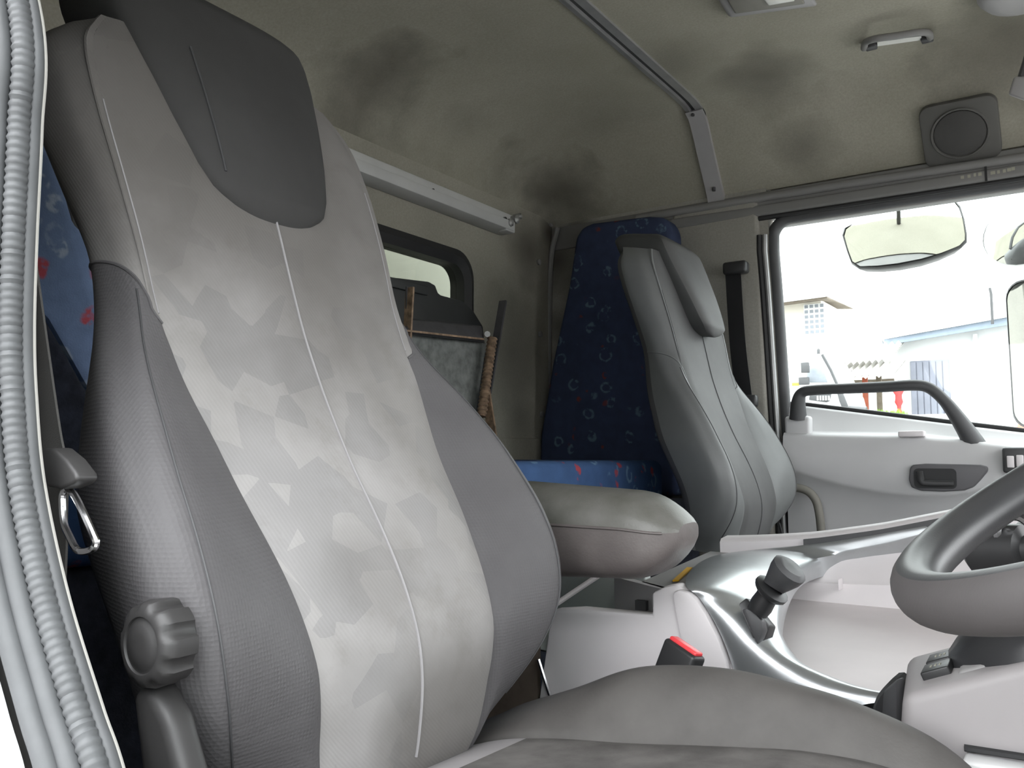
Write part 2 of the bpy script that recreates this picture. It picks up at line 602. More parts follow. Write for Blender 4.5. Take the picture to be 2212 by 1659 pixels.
def addbox(V, F, lo, hi):
    b0 = len(V)
    V += [(lo[0], lo[1], lo[2]), (hi[0], lo[1], lo[2]), (hi[0], hi[1], lo[2]), (lo[0], hi[1], lo[2]),
          (lo[0], lo[1], hi[2]), (hi[0], lo[1], hi[2]), (hi[0], hi[1], hi[2]), (lo[0], hi[1], hi[2])]
    for f in [(0, 3, 2, 1), (4, 5, 6, 7), (0, 1, 5, 4), (1, 2, 6, 5), (2, 3, 7, 6), (3, 0, 4, 7)]:
        F.append(tuple(b0 + k for k in f))


for lo, hi in (((-1.42, 0.24, 0.0), (-1.38, WY0, 1.44)), ((-1.42, WY1, 0.0), (-1.38, 2.32, 1.44)),
               ((-1.42, WY0, 0.0), (-1.38, WY1, WZ0)), ((-1.42, WY0, WZ1), (-1.38, WY1, 1.44))):
    addbox(V, F, lo, hi)
wall_rear = tag(mesh('wall_rear', V, F, 'rear_lining', None, False), None, None, None, 'structure')
# lower lining board, its top edge shows as a joint
box('lining_board', (-1.38, 0.30, 0.62), (-1.372, 2.22, 0.752), 'rear_lining', wall_rear, 0.003)
for (px) in ((-1.375, 2.26, 1.427), (-1.375, 2.188, 1.292), (-1.375, 2.195, 1.07), (-1.375, 2.204, 0.826)):
    tube('lining_clip', [(px[0] - 0.004, px[1], px[2]), (px[0] + 0.002, px[1], px[2]), (px[0] + 0.004, px[1], px[2])], [0.009, 0.009, 0.004], 'trim_plastic', wall_rear, 12)

win = thing('window_1', None, None, (-1.39, 1.281, WZ0), None, 'structure')
oc, ic = rrect(1.281, 1.061, 0.566, 0.186, 0.075, 8), rrect(1.281, 1.061, 0.525, 0.146, 0.05, 8)
rings = []
for (pts_, x) in ((oc, -1.381), (oc, -1.371), ([(a[0] * 0.5 + c[0] * 0.5, a[1] * 0.5 + c[1] * 0.5) for a, c in zip(oc, ic)], -1.362), (ic, -1.372), (ic, -1.42)):
    rings.append([(x, p[0], p[1]) for p in pts_])
loft('window_seal', rings, 'rubber', win, True, False)
prism('pane', rrect(1.281, 1.061, 0.535, 0.156, 0.05, 8), 'X', -1.402, -1.398, 'rear_glass', win)

# passenger side wall behind the door, with the pillar trim
wall_left = tag(prism('wall_left', [(-1.42, 0.0), (-0.665, 0.0), (-0.672, 0.80), (-0.70, 1.43), (-1.42, 1.43)], 'Y', 2.27, 2.32, 'side_lining'), None, None, None, 'structure')
V = crom([(-1.35, 2.255, 1.41), (-1.374, 2.255, 1.313), (-1.382, 2.255, 1.109), (-1.386, 2.255, 0.893), (-1.39, 2.255, 0.7)], 5)
tube('corner_bead', V, 0.009, 'trim_plastic', wall_left, 8)
hexa('pillar_trim', [(-0.99, 2.255, 0.45), (-0.692, 2.235, 0.45), (-0.692, 2.285, 0.45), (-0.99, 2.285, 0.45),
                     (-0.97, 2.262, 1.405), (-0.722, 2.258, 1.405), (-0.722, 2.285, 1.405), (-0.97, 2.285, 1.405)], 'side_lining', wall_left, 0.012, 3)
wall_left2 = tag(prism('wall_left_front', [(0.46, 0.0), (0.97, 0.0), (0.97, 0.62), (0.46, 0.80)], 'Y', 2.27, 2.32, 'door_plastic'), None, None, None, 'structure')

# header rail above the passenger door
hdr = tag(box('trim_1', (-1.38, 2.266, 1.342), (0.95, 2.315, 1.415), 'trim_plastic', None, 0.004, 2), None, None, None, 'structure')
tube('upper_roll', [(-1.08, 2.262, 1.399), (-0.5, 2.262, 1.396), (-0.1, 2.262, 1.388), (0.9, 2.262, 1.375)], 0.0115, 'trim_plastic', hdr, 10)
hexa('lower_roll', [(-1.0, 2.257, 1.349), (0.9, 2.257, 1.340), (0.9, 2.28, 1.340), (-1.0, 2.28, 1.349), (-1.0, 2.257, 1.380), (0.9, 2.257, 1.366), (0.9, 2.28, 1.366), (-1.0, 2.28, 1.380)], 'trim_plastic', hdr, 0.007, 3)
tube('door_seal_strip', [(-0.72, 2.268, 1.343), (-0.3, 2.268, 1.341), (0.9, 2.268, 1.336)], 0.007, 'rubber', hdr, 8)
box('lower_moulding', (-0.68, 2.276, 1.318), (0.92, 2.315, 1.341), 'trim_plastic', hdr, 0.006)
box('joint', (-0.178, 2.258, 1.345), (-0.173, 2.256, 1.388), 'rubber', hdr)
# worn pale lettering left and right of the joint: only unreadable dashes are left of it
for k, (px) in enumerate(((-0.224, 2.257, 1.363), (-0.21, 2.257, 1.363), (-0.198, 2.257, 1.364), (-0.187, 2.257, 1.364),
                          (-0.16, 2.257, 1.362), (-0.149, 2.257, 1.362), (-0.137, 2.257, 1.362), (-0.127, 2.257, 1.363), (-0.119, 2.257, 1.364))):
    w = (0.0045, 0.004, 0.003, 0.0045, 0.006, 0.0035, 0.004, 0.005, 0.0045)[k]
    box('letter_mark', (px[0] - w, 2.2564, px[2] - 0.004), (px[0] + w * 0.6, 2.2576, px[2] + 0.004), 'print_mark', hdr)

# driver side: body side behind the door opening, edged by the door seal
SEAL = [(-0.66, 1.45), (-0.625, 1.25), (-0.597, 1.10), (-0.542, 0.97), (-0.538, 0.903), (-0.538, 0.836), (-0.536, 0.779), (-0.53, 0.737), (-0.516, 0.684),
        (-0.485, 0.622), (-0.447, 0.567), (-0.42, 0.53), (-0.36, 0.42), (-0.30, 0.30), (-0.26, 0.10), (-0.25, 0.0)]
seal_path = crom([(p[0], 0.255, p[1]) for p in SEAL], 14)
poly = [(p.x - 0.045, p.z) for p in seal_path[::3]] + [(-1.42, 0.0), (-1.42, 1.45)]
wall_right = tag(prism('wall_right', poly, 'Y', 0.256, 0.275, 'trim_plastic'), None, None, None, 'structure')
poly = [(p.x - 0.031, p.z) for p in seal_path[::3]] + [(-1.46, 0.0), (-1.46, 1.45)]
prism('outer_skin', poly, 'Y', 0.20, 0.238, 'body_paint', wall_right, 0.006, 2)
tag(wall_right.children[0], 'white painted body skin')

sl = thing('door_seal', 'ribbed grey rubber door seal around the near door opening', 'door seal', (-0.5, 0.255, 0.0))
# ribbed bulb: one rib about every 4.5 mm
dense = []
acc = 0.0
for a, c in zip(seal_path, seal_path[1:]):
    L = (c - a).length
    n_ = max(1, int(L / 0.00115))
    for k in range(n_):
        dense.append((a.lerp(c, k / n_), acc + L * k / n_))
    acc += L
dense.append((seal_path[-1], acc))
rings = tube_rings([d[0] for d in dense], [0.0064 + 0.0005 * math.sin(2 * PI * d[1] / 0.0052) for d in dense], 10)
loft('ribbed_bulb', rings, 'seal_rubber', sl)
for (dx, dy, r_, nm, mt) in ((0.002, 0.0075, 0.0042, 'inner_lip', 'seal_rubber'), (-0.010, -0.0075, 0.0058, 'outer_lobe', 'seal_rubber'),
                             (-0.0185, -0.0145, 0.0062, 'outer_lobe', 'seal_rubber')):
    P = []
    for p in seal_path:
        k = 1
        P.append(p + Vector((dx * k, dy, 0)))
    tube(nm, P, r_, mt, sl, 10)
# cloth piping with stitches on the cabin side
P = [p + Vector((0.003, 0.0115, 0)) for p in seal_path]
tube('cloth_piping', P, 0.0016, 'seal_cloth', sl, 6)

# front of the cab: dash body below the windscreen, out of frame, put in to block low light
dash = thing('dashboard', 'grey dashboard under the windscreen in front of the passenger', 'dashboard', (0.7, 1.6, 0.0))
box('dash_body', (0.40, 0.30, 0.30), (0.96, 2.26, 0.70), 'grey_plastic', dash, 0.04, 3)

# the near door, out of view, half open at an angle set to cut light
odoor = thing('door_2', None, None, (0.80, 0.10, 0.05), None, 'structure')
def od(u_, z):
    return (0.84 - 0.82 * u_, 0.20 - 0.66 * u_, z)
def oslab(name, pts, mat, t0=0.06):
    slab(name, [od(*p) for p in pts], (0.66, -0.82, 0), t0, mat, odoor, 0.006)
oslab('door_panel', [(0.0, 0.05), (1.0, 0.05), (1.0, 0.80), (0.0, 0.68)], 'door_plastic')
oslab('window_frame', [(0.94, 0.78), (1.0, 0.80), (0.96, 1.33), (0.90, 1.28)], 'charcoal_plastic', 0.04)
oslab('window_frame', [(0.40, 1.26), (0.92, 1.27), (0.96, 1.33), (0.36, 1.33)], 'charcoal_plastic', 0.04)
oslab('window_frame', [(0.0, 0.66), (0.05, 0.68), (0.42, 1.28), (0.36, 1.33)], 'charcoal_plastic', 0.04)
oslab('pane', [(0.04, 0.68), (0.95, 0.79), (0.92, 1.27), (0.41, 1.27)], 'window_glass', 0.004)
# A-pillars, plus unseen door header and windscreen shelf added to dim the seat top
tag(box('trim_2', (-0.70, 0.17, 1.20), (0.95, 0.29, 1.43), 'trim_plastic', None, 0.012, 3), None, None, None, 'structure')
tag(box('trim_3', (0.86, 0.215, 0.0), (0.95, 0.30, 1.43), 'trim_plastic', None, 0.012, 3), None, None, None, 'structure')
tag(box('trim_4', (0.86, 2.235, 0.0), (0.95, 2.315, 1.43), 'trim_plastic', None, 0.012, 3), None, None, None, 'structure')
tag(box('trim_5', (0.68, 0.30, 1.30), (0.95, 2.23, 1.50), 'trim_plastic', None, 0.03, 3), None, None, None, 'structure')
# ------------------------------------------------------------------ passenger door
door = thing('door_1', None, None, (-0.1, 2.29, 0.05), None, 'structure')
sill = [(-0.655, 0.832), (-0.61, 0.829), (-0.27, 0.775), (-0.12, 0.752), (0.45, 0.70)]
ledge = [(-0.655, 0.762), (-0.60, 0.760), (-0.36, 0.752), (-0.17, 0.730), (0.0, 0.705), (0.45, 0.66)]
cre = [(-0.66, 0.668), (-0.60, 0.655), (-0.54, 0.636), (-0.46, 0.619), (-0.38, 0.609), (-0.28, 0.610), (-0.18, 0.628), (0.0, 0.64), (0.45, 0.63)]
cols = []
for i in range(50):
    x = -0.655 + 1.105 * i / 49
    s, l, c = lerp_tab(sill, x)[0], lerp_tab(ledge, x)[0], smooth_tab(cre, x)[0]
    l = min(l, s - 0.012)
    cols.append([(x, 2.315, s), (x, 2.283, s), (x, 2.278, s - 0.006), (x, 2.262, l + 0.006), (x, 2.255, l + 0.001), (x, 2.224, l - 0.003), (x, 2.216, l - 0.012),
                 (x, 2.210, (l + c) / 2), (x, 2.205, c + 0.006), (x, 2.212, c - 0.004), (x, 2.236, c - 0.022), (x, 2.240, c - 0.10), (x, 2.245, 0.35), (x, 2.25, 0.05), (x, 2.315, 0.05)])
loft('door_panel', cols, 'door_plastic', door, True, True, 60)
tube('pane_seal', [(-0.66, 2.292, 0.838), (-0.61, 2.292, 0.834), (-0.27, 2.292, 0.780), (-0.12, 2.292, 0.757), (0.45, 2.292, 0.705)], 0.006, 'rubber', door, 8)
prism('pane', [(-0.675, 0.80), (0.46, 0.66), (0.46, 1.35), (-0.69, 1.35)], 'Y', 2.300, 2.304, 'window_glass', door)
# window frame: rounded corner at the rear top
fr = crom([(-0.650, 2.284, 0.10), (-0.655, 2.284, 0.50), (-0.668, 2.284, 0.80), (-0.680, 2.284, 1.10), (-0.688, 2.284, 1.25)], 4)
for k in range(1, 9):
    a = PI - (PI / 2) * k / 8
    fr.append(Vector((-0.638 + 0.05 * math.cos(a), 2.284, 1.285 + 0.05 * math.sin(a))))
fr += [Vector((-0.3, 2.284, 1.337)), Vector((0.46, 2.284, 1.335))]
tube('window_frame', fr, 0.017, 'charcoal_plastic', door, 10)
tube('frame_edge', [p + Vector((-0.016, -0.022, 0)) for p in fr[:18]], 0.007, 'aluminium', door, 8)
tube('frame_seal', [p + Vector((-0.030, -0.024, 0)) for p in fr[:18]], 0.008, 'rubber', door, 8)
# arched pull handle
hp = crom([(-0.621, 2.235, 0.795), (-0.616, 2.225, 0.838), (-0.604, 2.22, 0.861), (-0.572, 2.215, 0.866), (-0.493, 2.21, 0.866), (-0.407, 2.21, 0.866), (-0.341, 2.21, 0.867), (-0.309, 2.215, 0.859),
           (-0.279, 2.22, 0.828), (-0.254, 2.225, 0.788), (-0.234, 2.235, 0.75), (-0.223, 2.245, 0.724)], 5)
rr = []
for i in range(len(hp)):
    t = i / (len(hp) - 1)
    rr.append(0.0135 + 0.009 * max(0, (0.18 - t) / 0.18) + 0.012 * max(0, (t - 0.72) / 0.28))
tube('pull_handle', hp, rr, 'charcoal_plastic', door, 12)
box('handle_base', (-0.654, 2.262, 0.744), (-0.59, 2.225, 0.802), 'door_plastic', door, 0.008, 3)
box('ledge_tray', (-0.379, 2.232, 0.745), (-0.323, 2.2, 0.759), 'pale_plastic', door, 0.003)
# inner release handle in its bezel
bz = [(-0.356, 0.67), (-0.35, 0.679), (-0.322, 0.682), (-0.264, 0.681), (-0.209, 0.68), (-0.195, 0.676), (-0.195, 0.666),
      (-0.209, 0.647), (-0.224, 0.63), (-0.243, 0.622), (-0.285, 0.618), (-0.334, 0.619), (-0.354, 0.627), (-0.359, 0.644)]
bezel = prism('handle_bezel', bz, 'Y', 2.197, 2.215, 'door_plastic_dark', door, 0.004, 3)
q0, q1 = (-0.347, 0.625), (-0.258, 0.671)
rc = prism('handle_recess', rrect((q0[0] + q1[0]) / 2, (q0[1] + q1[1]) / 2, (q1[0] - q0[0]) / 2, (q1[1] - q0[1]) / 2, 0.010, 4), 'Y', 2.195, 2.2, 'rubber', bezel)
tube('release_lever', crom([(-0.334, 2.19, 0.664), (-0.33, 2.185, 0.643), (-0.319, 2.185, 0.638), (-0.263, 2.188, 0.638)], 4), [0.008] * 4 + [0.007] * 9, 'black_plastic', bezel, 8, 0.7)
swp = box('window_switch', (-0.165, 2.21, 0.662), (-0.098, 2.19, 0.719), 'charcoal_plastic', door, 0.006)
box('rocker', (-0.156, 2.192, 0.674), (-0.142, 2.184, 0.7), 'pale_plastic', swp, 0.002)
box('rocker', (-0.138, 2.192, 0.676), (-0.124, 2.184, 0.702), 'pale_plastic', swp, 0.002)


# ------------------------------------------------------------------ rails, lamps and fittings on the lining
def ceil_strip(name, x0, x1, ys, drop, thick, mat, parent):
    rings = []
    for y in ys:
        z = ceil_z(-0.83, y) - drop
        z2 = z + thick
        rings.append([(x0, y, z), (x1, y, z), (x1, y, z2), (x0, y, z2)])
    return loft(name, rings, mat, parent, True, True, 30)


rail = thing('curtain_rail', 'grey metal curtain rail running across the ceiling and down the far side', 'rail', (-0.83, 1.6, 1.40))
ys = [0.45 + 0.2 * k for k in range(8)] + [2.0, 2.05, 2.09, 2.115]
ceil_strip('rail_strip', -0.852, -0.838, ys, 0.006, 0.012, 'aluminium', rail)
ceil_strip('rail_strip', -0.826, -0.806, ys, 0.006, 0.012, 'aluminium', rail)
ceil_strip('track_groove', -0.838, -0.826, ys, 0.001, 0.008, 'rubber', rail)
ceil_strip('track_lip', -0.8405, -0.8375, ys, 0.010, 0.014, 'aluminium', rail)
loft('down_strip', [[(-0.852 + d, y, z), (-0.806 + d, y, z), (-0.806 + d, y + 0.012, z + 0.01), (-0.852 + d, y + 0.012, z + 0.01)]
                    for (y, z, d) in ((2.085, 1.606, 0), (2.105, 1.596, 0), (2.122, 1.580, 0.0), (2.18, 1.512, -0.004), (2.25, 1.428, -0.008), (2.262, 1.408, -0.009))], 'grey_plastic', rail, True, True, 25)
for p in ((-0.834, 2.094, 1.604), (-0.834, 2.238, 1.438)):
    tube('screw', [(p[0], p[1] - 0.001, p[2] - 0.006), (p[0], p[1], p[2] + 0.004)], 0.005, 'dark_steel', rail, 8)

beam = thing('wall_rail', 'pale metal channel rail on the rear wall above the small window', 'rail', (-1.36, 1.2, 1.33))
def yloft(name, sec, y0, y1, mat, parent, bev=0.0):
    V = [(x, y0, z) for (x, z) in sec] + [(x, y1, z) for (x, z) in sec]
    n = len(sec)
    F = [tuple(range(n)), tuple(range(2 * n - 1, n - 1, -1))] + [(i, i + n, (i + 1) % n + n, (i + 1) % n) for i in range(n)]
    V, F = bevelled(V, F, bev, 2)
    return mesh(name, V, F, mat, parent, True, 30)
yloft('upper_flange', [(-1.38, 1.372), (-1.342, 1.366), (-1.342, 1.386), (-1.38, 1.392)], 0.78, 2.000, 'painted_rail', beam, 0.003)
yloft('lower_flange', [(-1.38, 1.330), (-1.330, 1.336), (-1.326, 1.362), (-1.38, 1.362)], 0.78, 1.985, 'painted_rail', beam, 0.004)
yloft('groove', [(-1.38, 1.360), (-1.352, 1.360), (-1.352, 1.374), (-1.38, 1.374)], 0.78, 1.99, 'rubber', beam)
for (y, z) in ((1.62, 1.360), (1.94, 1.362)):
    tube('rivet_hole', [(-1.34, y, z), (-1.328, y, z)], 0.0045, 'rubber', beam, 8)
for (y, z, r_) in ((1.962, 1.356, 0.012), (1.992, 1.372, 0.013), (2.006, 1.384, 0.009)):
    tube('end_bolt', [(-1.345, y, z), (-1.325, y, z), (-1.320, y, z)], [r_, r_, r_ * 0.5], 'dull_steel', beam, 8)
box('end_bracket', (-1.378, 1.945, 1.332), (-1.332, 1.992, 1.372), 'painted_rail', beam, 0.004)

lamp = thing('ceiling_lamp', 'boxy ceiling lamp with ribbed grey lens by the curtain rail', 'lamp', (-0.49, 1.70, 1.58))
hexa('lamp_housing', [(-0.562, 1.465, 1.6), (-0.577, 1.656, 1.6), (-0.412, 1.71, 1.6), (-0.412, 1.495, 1.6), (-0.581, 1.514, 1.63), (-0.596, 1.711, 1.63), (-0.426, 1.767, 1.63), (-0.426, 1.545, 1.63)], 'grey_plastic', lamp, 0.008, 3)
lens = hexa('lens', [(-0.554, 1.626, 1.588), (-0.426, 1.666, 1.588), (-0.426, 1.514, 1.588), (-0.542, 1.482, 1.588), (-0.563, 1.652, 1.602), (-0.433, 1.692, 1.602), (-0.433, 1.538, 1.602), (-0.55, 1.506, 1.602)], 'lamp_housing', lamp, 0.004, 3)
hexa('bulb_window', [(-0.486, 1.623, 1.583), (-0.437, 1.635, 1.583), (-0.438, 1.552, 1.583), (-0.487, 1.541, 1.583), (-0.49, 1.635, 1.59), (-0.441, 1.648, 1.59), (-0.441, 1.564, 1.59), (-0.491, 1.554, 1.59)], 'lamp_lens', lens, 0.003)

grab = thing('ceiling_grab_handle', 'small grey folding grab handle on the ceiling beside the lamp', 'handle', (-0.31, 2.0, 1.56))
hp = crom([(-0.382, 1.984, 1.615), (-0.367, 1.926, 1.6), (-0.344, 1.903, 1.592), (-0.304, 1.91, 1.59), (-0.261, 1.925, 1.592), (-0.247, 1.958, 1.6), (-0.251, 2.016, 1.615)], 4)
tube('grip', hp, 0.0075, 'trim_plastic', grab, 10)
for p in ((-0.366, 1.977, 1.612), (-0.257, 2.009, 1.612)):
    box('hinge', (p[0] - 0.012, p[1] - 0.01, p[2] - 0.006), (p[0] + 0.012, p[1] + 0.012, p[2] + 0.012), 'charcoal_plastic', grab, 0.003)
hexa('back_plate', [(-0.354, 1.985, 1.612), (-0.268, 2.009, 1.612), (-0.265, 1.989, 1.612), (-0.35, 1.962, 1.612), (-0.358, 2.007, 1.622), (-0.271, 2.031, 1.622), (-0.268, 2.011, 1.622), (-0.354, 1.983, 1.622)], 'lamp_lens', grab)

# speaker on the sloping side lining
spk = thing('speaker', 'round speaker in a square plate on the lining above the far window', 'speaker', (-0.225, 2.23, 1.40))
nrm = Vector((0, -0.76, -0.65)).normalized()
cs = Vector((-0.222, 2.222, 1.462))
ux, uz = Vector((1, 0, 0)), nrm.cross(Vector((1, 0, 0))).normalized()
pl = [cs + ux * p[0] + uz * p[1] for p in rrect(0, 0, 0.082, 0.078, 0.025, 5)]
slab('plate', [p + nrm * 0.006 for p in pl], -nrm, 0.02, 'speaker_plate', spk, 0.004)
cir = [cs + nrm * 0.010 + ux * 0.056 * math.cos(2 * PI * k / 32) + uz * 0.056 * math.sin(2 * PI * k / 32) for k in range(32)]
slab('grille', cir, -nrm, 0.01, 'speaker_mesh', spk, 0.003)
rings = []
for k in range(33):
    a = 2 * PI * k / 32
    c_ = cs + nrm * 0.008 + (ux * math.cos(a) + uz * math.sin(a)) * 0.060
    rr_ = ux * math.cos(a) + uz * math.sin(a)
    rings.append([c_ + rr_ * 0.003 * math.cos(b_) + nrm * 0.003 * math.sin(b_) for b_ in [2 * PI * j / 6 for j in range(6)]])
loft('grille_ring', rings, 'speaker_plate', spk, True, False)

o = thing('sun_visor', 'pale sun visor end at the right edge under the ceiling', 'sun visor', (-0.02, 1.9, 1.42))
hexa('visor_board', [(-0.103, 1.9, 1.408), (-0.06, 1.9, 1.379), (-0.038, 1.9, 1.43), (-0.092, 1.9, 1.443), (-0.102, 1.88, 1.401), (-0.059, 1.88, 1.372), (-0.038, 1.88, 1.422), (-0.091, 1.88, 1.435)], 'grey_plastic', o, 0.005)
tube('visor_arm', [(-0.08, 1.89, 1.434), (-0.062, 1.9, 1.496), (-0.053, 1.93, 1.573)], 0.006, 'charcoal_plastic', o, 8)
o = thing('ceiling_dome_lamp', 'smooth round pale dome on the ceiling at the upper right corner', 'lamp', (-0.05, 1.75, 1.56))
cc = Vector((-0.065, 1.889, 1.61))
loft('dome', [[cc + Vector((r_ * math.cos(2 * PI * k / 24), r_ * math.sin(2 * PI * k / 24), z_)) for k in range(24)] for (r_, z_) in ((0.085, 0.012), (0.083, -0.006), (0.07, -0.020), (0.045, -0.028), (0.015, -0.031))], 'grey_plastic', o)

# ------------------------------------------------------------------ seats
PROF = [(0.40, -0.505), (0.42, -0.49), (0.44, -0.48), (0.47, -0.476), (0.51, -0.472), (0.55, -0.477), (0.595, -0.496), (0.64, -0.523), (0.69, -0.558), (0.754, -0.595),
        (0.818, -0.626), (0.875, -0.647), (0.934, -0.668), (1.0, -0.695), (1.06, -0.722), (1.1, -0.742), (1.2, -0.79), (1.3, -0.84)]
#        z     wc     hk      wk     wo     wb     thick
SEC = [(0.425, 0.085, -0.040, 0.135, 0.150, 0.150, 0.080),
       (0.45, 0.100, -0.030, 0.155, 0.172, 0.165, 0.09),
       (0.47, 0.104, -0.020, 0.170, 0.190, 0.180, 0.10),
       (0.505, 0.108, -0.004, 0.190, 0.212, 0.20, 0.105),
       (0.555, 0.113, 0.018, 0.207, 0.228, 0.21, 0.11),
       (0.61, 0.120, 0.034, 0.212, 0.238, 0.215, 0.115),
       (0.66, 0.130, 0.040, 0.211, 0.240, 0.215, 0.115),
       (0.71, 0.136, 0.038, 0.206, 0.230, 0.198, 0.11),
       (0.757, 0.148, 0.026, 0.196, 0.213, 0.180, 0.11),
       (0.79, 0.152, 0.010, 0.184, 0.196, 0.166, 0.11),
       (0.82, 0.153, -0.002, 0.170, 0.181, 0.158, 0.105),
       (0.87, 0.153, -0.012, 0.163, 0.171, 0.155, 0.10),
       (0.93, 0.159, -0.012, 0.170, 0.180, 0.172, 0.10),
       (1.00, 0.164, -0.014, 0.177, 0.190, 0.187, 0.10),
       (1.06, 0.163, -0.016, 0.177, 0.192, 0.190, 0.098),
       (1.09, 0.156, -0.020, 0.169, 0.182, 0.178, 0.09),
       (1.105, 0.146, -0.026, 0.157, 0.165, 0.163, 0.085),
       (1.115, 0.128, -0.034, 0.136, 0.141, 0.139, 0.075)]


def prof(z):
    return smooth_tab(PROF, z)[0]


def section(z):
    wc, hk, wk, wo, wb, th = smooth_tab(SEC, z)
    pts = [(0, 0.0), (wc * 0.55, 0.001), (wc, 0.003 * max(-1, min(1, hk / 0.012))), ((wc + wk) / 2, (hk * 0.62 if hk > 0 else hk * 0.55)), (wk, hk),
           ((wk * 0.3 + wo * 0.7), hk - 0.014), (wo, hk - 0.042), (wb, -th * 0.80), (wb - 0.022, -th), (wb * 0.5, -th - 0.008), (0, -th - 0.010)]
    return pts


SEGN = 4


def submesh(V, faces):
    ids = sorted({k for f in faces for k in f})
    mp = {k: n_ for n_, k in enumerate(ids)}
    return [V[k] for k in ids], [tuple(mp[k] for k in f) for f in faces]


def build_seat(name, label, origin, delta, style, zs=1.0, hs=1.0, hw=1.0, hoff=0.0, cdz=0.0):
    """style: material names; delta: extra uprightness of the backrest about its hinge"""
    ox, oy, oz = origin
    root = thing(name, label, 'seat', (-0.30 + ox, 0.567 + oy, 0.0), 'cab seats')
    ca, sa = math.cos(delta), math.sin(delta)

    def bt(x, v, z):
        dx, dz = x + 0.50, (z - 0.45) * zs
        return (-0.50 + dx * ca + dz * sa + ox, 0.567 + v + oy, 0.45 + dz * ca - dx * sa + oz)

    def groove(z):
        return 0.002 + 0.003 * max(0, min(1, (0.90 - z) / 0.10))

    NZ = 74
    z0, z1 = 0.425, 1.115
    rows = []
    for i in range(NZ + 1):
        z = z0 + (z1 - z0) * i / NZ
        pts = section(z)
        half = crom([(p[0], p[1], 0) for p in pts], SEGN)
        half = [(max(0, p.x), p.y) for p in half]
        iw = 2 * SEGN
        half[iw] = (half[iw][0], half[iw][1] - groove(z))
        rows.append((z, half))
    nh = len(rows[0][1])
    xs = [prof(r[0]) for r in rows]

    def P(i, j, side):
        v, off = rows[i][1][j]
        return bt(xs[i] + off, side * v, rows[i][0])

    # centre panel: columns -iw..iw
    iw, ib = 2 * SEGN, 7 * SEGN
    V = []
    for i in range(NZ + 1):
        V += [P(i, j, -1) for j in range(iw, 0, -1)] + [P(i, j, 1) for j in range(0, iw + 1)]
    # tuck the lower edge under
    back = mesh('backrest_panel', V, grid_faces(NZ + 1, 2 * iw + 1), style['panel'], root)
    # side panels: upper shoulders in cloth, lower bolsters in vinyl; the parting line rises towards the back
    def Pz(z, j, side):
        pts = section(z)
        half = crom([(p[0], p[1], 0) for p in pts], SEGN)
        v, off = max(0, half[j].x), half[j].y
        if j == iw:
            off -= groove(z)
        return bt(prof(z) + off, side * v, z)

    nc = ib - iw + 1
    zpart = []
    for j in range(nc):
        t = j / (nc - 1)
        zpart.append(0.808 + 0.055 * math.sin(min(1, t * 1.25) * PI / 2))
    for side in (-1, 1):
        NL, NU = 50, 40
        Vl, Vu, pth = [], [], []
        for i in range(NL + 1):
            for j in range(nc):
                Vl.append(Pz(z0 + (zpart[j] - z0) * i / NL, iw + j, side))
        for i in range(NU + 1):
            for j in range(nc):
                Vu.append(Pz(zpart[j] + (z1 - zpart[j]) * i / NU, iw + j, side))
        bol = mesh('side_bolster', Vl, grid_faces(NL + 1, nc), style['bolster'], root)
        mesh('shoulder_panel', Vu, grid_faces(NU + 1, nc), style['shoulder'], root)
        tube('bolster_piping', [Vector(Vl[NL * nc + j]) for j in range(nc)], 0.0016, style['seam3'], bol, 6)
        # stitched seam along the crest
        pth = [Vector(P(i, 4 * SEGN, side)) + Vector((0.0004, 0, 0)) for i in range(4, int((0.846 - z0) / (z1 - z0) * NZ))]
        tube('crest_seam', pth, 0.0009, style['seam2'], bol, 6)
        # shoulder crease seam
        pth = [Vector(P(i, iw, side)) + Vector((0.0003, 0, 0)) for i in range(int((0.82 - z0) / (z1 - z0) * NZ), int((1.03 - z0) / (z1 - z0) * NZ))]
        tube('shoulder_seam', pth, 0.0008, style['seam'], back, 6)
    # back shell and top closing
    V = []
    for i in range(NZ + 1):
        V += [P(i, j, -1) for j in range(ib, nh - 1)] + [P(i, j, 1) for j in range(nh - 1, ib - 1, -1)]
    nc = 2 * (nh - ib) - 1
    F = grid_faces(NZ + 1, nc)
    mesh('back_shell', V, F, 'charcoal_plastic', root)
    for i, nm in ((NZ, 'top_cap'), (0, 'bottom_cap')):
        ring = [P(i, j, 1) for j in range(nh)] + [P(i, j, -1) for j in range(nh - 2, 0, -1)]
        c_ = sum((Vector(p) for p in ring), Vector()) / len(ring) + Vector((0, 0, 0.004 if i else -0.02))
        mesh(nm, [tuple(c_)] + ring, [(0, 1 + k, 1 + (k + 1) % len(ring)) for k in range(len(ring))], style['shoulder'] if i else 'seat_vinyl', root)
    # centre seam
    pth = [Vector(bt(prof(z) + 0.0006, 0, z)) for z in [0.45 + (0.945 - 0.45) * k / 50 for k in range(51)]]
    tube('centre_seam', pth, 0.0013, style['seam'], back, 6)

    # headrest: shield-shaped pad
    HR = [(0.926, 0.012), (0.931, 0.034), (0.938, 0.052), (0.952, 0.071), (0.975, 0.084), (1.02, 0.099), (1.08, 0.115), (1.13, 0.127), (1.165, 0.131), (1.185, 0.128), (1.198, 0.120), (1.206, 0.108), (1.210, 0.094)]
    rings = []
    nr = 44
